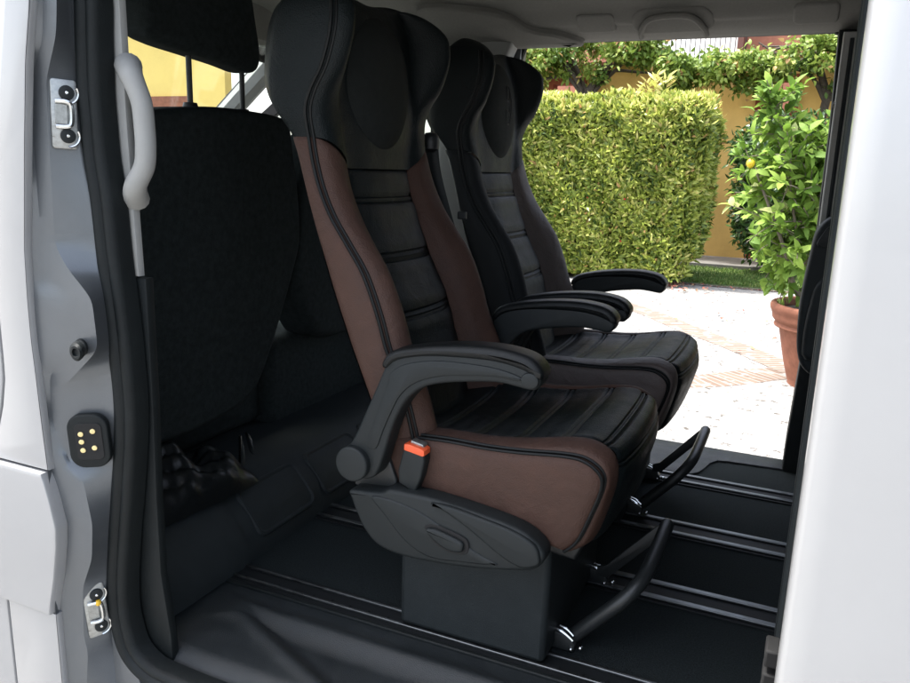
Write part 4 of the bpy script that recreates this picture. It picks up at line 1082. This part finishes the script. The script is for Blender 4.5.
# dark laurel bush by the wall
bush = empty('laurel_bush', (-.1, 13.4, GZ)); OBu = (-.1, 13.4, GZ)
tag(bush, 'dark glossy laurel bush standing on the lawn behind the lemon tree', 'bush')
def blob(n, c, r, p=.35):
    v = rand_unit(n); q = rng.random(n)**p
    return np.array(c)+v*q[:, None]*np.array(r), v
Pa, va = blob(6500, (.05, 13.5, .85), (1.15, .8, 1.15)); Pb, vb = blob(3000, (-.48, 13.4, .40), (.55, .5, .70)); Pc, vc = blob(3600, (-.45, 13.4, 1.45), (.72, .5, .55))
P = np.concatenate([Pa, Pb, Pc]); v = np.concatenate([va, vb, vc])
P += rng.normal(0, .05, P.shape); k = P[:, 2] > -.33; P, v = P[k], v[k]; n = len(P)
leafmesh('foliage', P, v+rand_unit(n)*.5, v*.6+rand_unit(n)*.7+np.array([0, 0, -.1]), rng.uniform(.10, .16, n), rng.uniform(.04, .06, n), M['laurel'], rng.normal(.5, .22, n), bush).location = tuple(-np.array(OBu))
st = MB()
for k in range(5): st.tube(cr([(-.1+.06*k-.1, 13.4, GZ), (-.2+.15*k, 13.4, .2), (-.45+.25*k, 13.45, 1.0)], 6), np.linspace(.035, .012, 13), 6)
st.build('stem', M['bark_dark'], bush, off=OBu)

# lemon tree in its pot
PX, PY = .335, 6.42
pot = empty('terracotta_pot', (PX, PY, GZ))
tag(pot, 'round terracotta pot with a rolled rim standing on the white gravel', 'plant pot')
prof = [(.001, 0), (.27, 0), (.285, .012), (.335, .18), (.372, .34), (.392, .425), (.398, .432), (.425, .440), (.43, .45), (.425, .462), (.422, .475), (.445, .50), (.452, .54), (.462, .560), (.470, .585), (.466, .608), (.452, .618), (.430, .616), (.415, .600), (.405, .56)]
prof = [(r*1.03, z*1.02) for r, z in prof]
pf = cr(prof, 3); G = MB().lathe(pf, (0, 0, 0), 64)
G.build('pot', M['terracotta'], pot)
MB().lathe([(.0005, .575), (.2, .583), (.35, .575), (.425, .565)], (0, 0, 0), 40).build('soil', M['soil'], pot)
lem = empty('lemon_tree', (PX, PY, GZ+.58)); OL = (PX, PY, GZ+.58)
tag(lem, 'young lemon tree with bright leaves and one ripe lemon growing in the terracotta pot', 'tree')
br = MB()
stems = [[(.20, 6.40, .02), (.02, 6.34, .19), (-.10, 6.32, .50), (-.21, 6.30, .74), (-.34, 6.28, 1.02), (-.42, 6.27, 1.16)],
         [(.24, 6.42, .02), (.10, 6.42, .35), (.05, 6.42, .75), (.0, 6.40, 1.0), (-.08, 6.38, 1.22)],
         [(.10, 6.36, .30), (-.02, 6.30, .62), (-.10, 6.26, .92), (-.13, 6.22, 1.20)],
         [(.30, 6.45, .02), (.36, 6.50, .5), (.30, 6.50, .9), (.40, 6.48, 1.2)],
         [(-.02, 6.40, 1.0), (-.16, 6.40, 1.22), (-.24, 6.38, 1.42), (-.29, 6.36, 1.52)],
         [(.05, 6.42, .8), (.18, 6.42, 1.05), (.10, 6.42, 1.28)]]
tips = []
for i, s in enumerate(stems):
    c = cr(s, 8); rad = np.linspace(.022 if i < 2 else .015, .005, len(c)); br.tube(c, rad, 7); tips.append(c)
P, D_, T_ = [], [], []
def sprig(o, d, n, L):
    o = np.array(o, float); d = np.array(d, float); d /= np.linalg.norm(d)
    if (o+d*L)[0] < -.54: d[0] = abs(d[0])*.3; L *= .6
    br.tube(np.array([o, o+d*L*.5+np.array([0, 0, .01]), o+d*L]), .0035, 5)
    ct = rng.normal(.5, .17)
    for k in range(n):
        a = rng.random(); q = rng.uniform(0, 6.28)
        p = o+d*L*(.2+.8*a); r_ = rand_unit(1)[0]
        P.append(p); D_.append(d*.6+r_*.8+np.array([0, 0, .12])); T_.append(ct+.15*a+rng.normal(0, .1))
for c in tips:
    m = len(c)
    for k in range(30):
        o = c[rng.integers(int(m*.35), m)]
        sprig(o, rand_unit(1)[0]*np.array([1, .9, .8])+np.array([0, 0, .35]), rng.integers(6, 11), rng.uniform(.12, .32))
    sprig(c[-1], c[-1]-c[-3], 9, .12)
for k in range(190):     # body of the crown
    o = np.array([.20, 6.45, .72])+rand_unit(1)[0]*np.array([.52, .35, .55])*rng.random()**.4
    sprig(o, o-np.array([.2, 6.45, .6])+rand_unit(1)[0]*.3, rng.integers(7, 12), rng.uniform(.14, .3))
br.build('trunk', M['bark'], lem, off=OL)
P, D_, T_ = np.array(P), np.array(D_), np.array(T_); n = len(P)
keep = P[:, 0] > -.60
P, D_, T_ = P[keep], D_[keep], T_[keep]; n = len(P)
leafmesh('foliage', P, rand_unit(n)*.6+np.array([0, -.35, .8]), D_, rng.uniform(.075, .14, n), rng.uniform(.038, .066, n), M['lemon_leaf'], T_, lem).location = tuple(-np.array(OL))
MB().lathe([(.0005, -.040), (.006, -.036), (.018, -.028), (.029, -.012), (.031, 0), (.029, .012), (.018, .027), (.005, .034), (.0005, .035)], (-.395, 6.20, 1.112), 20).build('lemon', M['lemon'], lem, off=OL)

# grass on the lawn
n = 26000
gx = rng.uniform(-3.2, 3.0, n); gy = 11.76+rng.random(n)**1.15*2.06
P = np.stack([gx, gy, np.full(n, GZ+.016)], 1)
leafmesh('grass', P, rand_unit(n)*np.array([1, 1, .2])+np.array([0, -.3, .1]), rand_unit(n)*.45+np.array([0, 0, 1.]), rng.uniform(.03, .075, n), rng.uniform(.008, .014, n), M['grass'], rng.normal(.45, .25, n), kind='stuff')
# fallen leaves along the lawn edge
n = 420
fx = np.concatenate([rng.normal(-1.95, .45, 300), rng.uniform(-3, 2, 120)]); fy = np.concatenate([11.55-np.abs(rng.normal(0, .35, 300)), rng.uniform(7, 13.6, 120)])
P = np.stack([fx, fy, np.full(n, GZ+.035)], 1)
leafmesh('fallen_leaves', P, rand_unit(n)*.35+np.array([0, 0, 1.]), rand_unit(n)*np.array([1, 1, .2]), rng.uniform(.04, .09, n), rng.uniform(.025, .045, n), M['litter'], rng.random(n)**1.4, kind='stuff')

# yellow wall seen through the windscreen
yh = empty('yellow_wall', (-16, 14.1, GZ)); OY = (-16, 14.1, GZ)
tag(yh, 'yellow plastered wall with a terracotta band, seen through the van windscreen', 'wall')
MB().box(-22, -11.9, 14.0, 14.22, GZ, 4.4).build('plaster', M['yellow_wall'], yh, off=OY, smooth=False)
MB().box(-22.1, -12.9, 13.93, 13.997, 1.9, 2.42).build('terracotta_band', M['terracotta'], yh, off=OY, smooth=False)
MB().box(-22.1, -11.8, 13.92, 14.3, 4.4, 4.5).build('coping', M['terracotta'], yh, off=OY, smooth=False)

# ------------------------------------------------------------------ light
SUN_EL, SUN_AZ = 67, 262          # azimuth: clockwise from +Y
w = bpy.data.worlds.new('World'); scene.world = w; w.use_nodes = True
N = w.node_tree.nodes; L = w.node_tree.links
sky = N.new('ShaderNodeTexSky'); sky.sky_type = 'NISHITA'; sky.sun_disc = False
sky.sun_elevation = R(SUN_EL); sky.sun_rotation = R(SUN_AZ); sky.dust_density = 4.; sky.air_density = 1.; sky.ozone_density = 1.
hs = N.new('ShaderNodeHueSaturation'); hs.inputs['Saturation'].default_value = .6
L.new(sky.outputs[0], hs.inputs['Color']); L.new(hs.outputs[0], N['Background'].inputs['Color'])
N['Background'].inputs['Strength'].default_value = .15
sl_ = bpy.data.lights.new('sun', 'SUN'); sl_.energy = 2.4; sl_.angle = R(6); sl_.color = (1, .975, .93)
so = bpy.data.objects.new('sun', sl_); col.objects.link(so)
d = Vector((math.sin(R(SUN_AZ))*math.cos(R(SUN_EL)), math.cos(R(SUN_AZ))*math.cos(R(SUN_EL)), math.sin(R(SUN_EL))))
so.rotation_euler = d.to_track_quat('Z', 'Y').to_euler()

# ------------------------------------------------------------------ camera
cam = bpy.data.cameras.new('camera'); co = bpy.data.objects.new('camera', cam); col.objects.link(co)
cam.sensor_width = 36; cam.lens = 765.93/910*36; cam.clip_start = .02; cam.clip_end = 500
yaw, pit, rol = R(23.8268), R(12.6698), R(1.8336)
f = Vector((-math.sin(yaw)*math.cos(pit), math.cos(yaw)*math.cos(pit), -math.sin(pit)))
rt = Vector((math.cos(yaw), math.sin(yaw), 0)); up = rt.cross(f)
r2 = math.cos(rol)*rt+math.sin(rol)*up; u2 = r2.cross(f)
co.matrix_world = Matrix(((r2.x, u2.x, -f.x, 0), (r2.y, u2.y, -f.y, 0), (r2.z, u2.z, -f.z, 1.0), (0, 0, 0, 1)))
scene.camera = co
scene.view_settings.view_transform = 'Standard'; scene.view_settings.look = 'None'
scene.view_settings.gamma = 1; scene.view_settings.use_curve_mapping = False
scene.view_settings.exposure = 2.1
scene.cycles.use_denoising = True
scene.cycles.max_bounces = 10; scene.cycles.diffuse_bounces = 5; scene.cycles.transparent_max_bounces = 12
scene.cycles.sample_clamp_indirect = 8
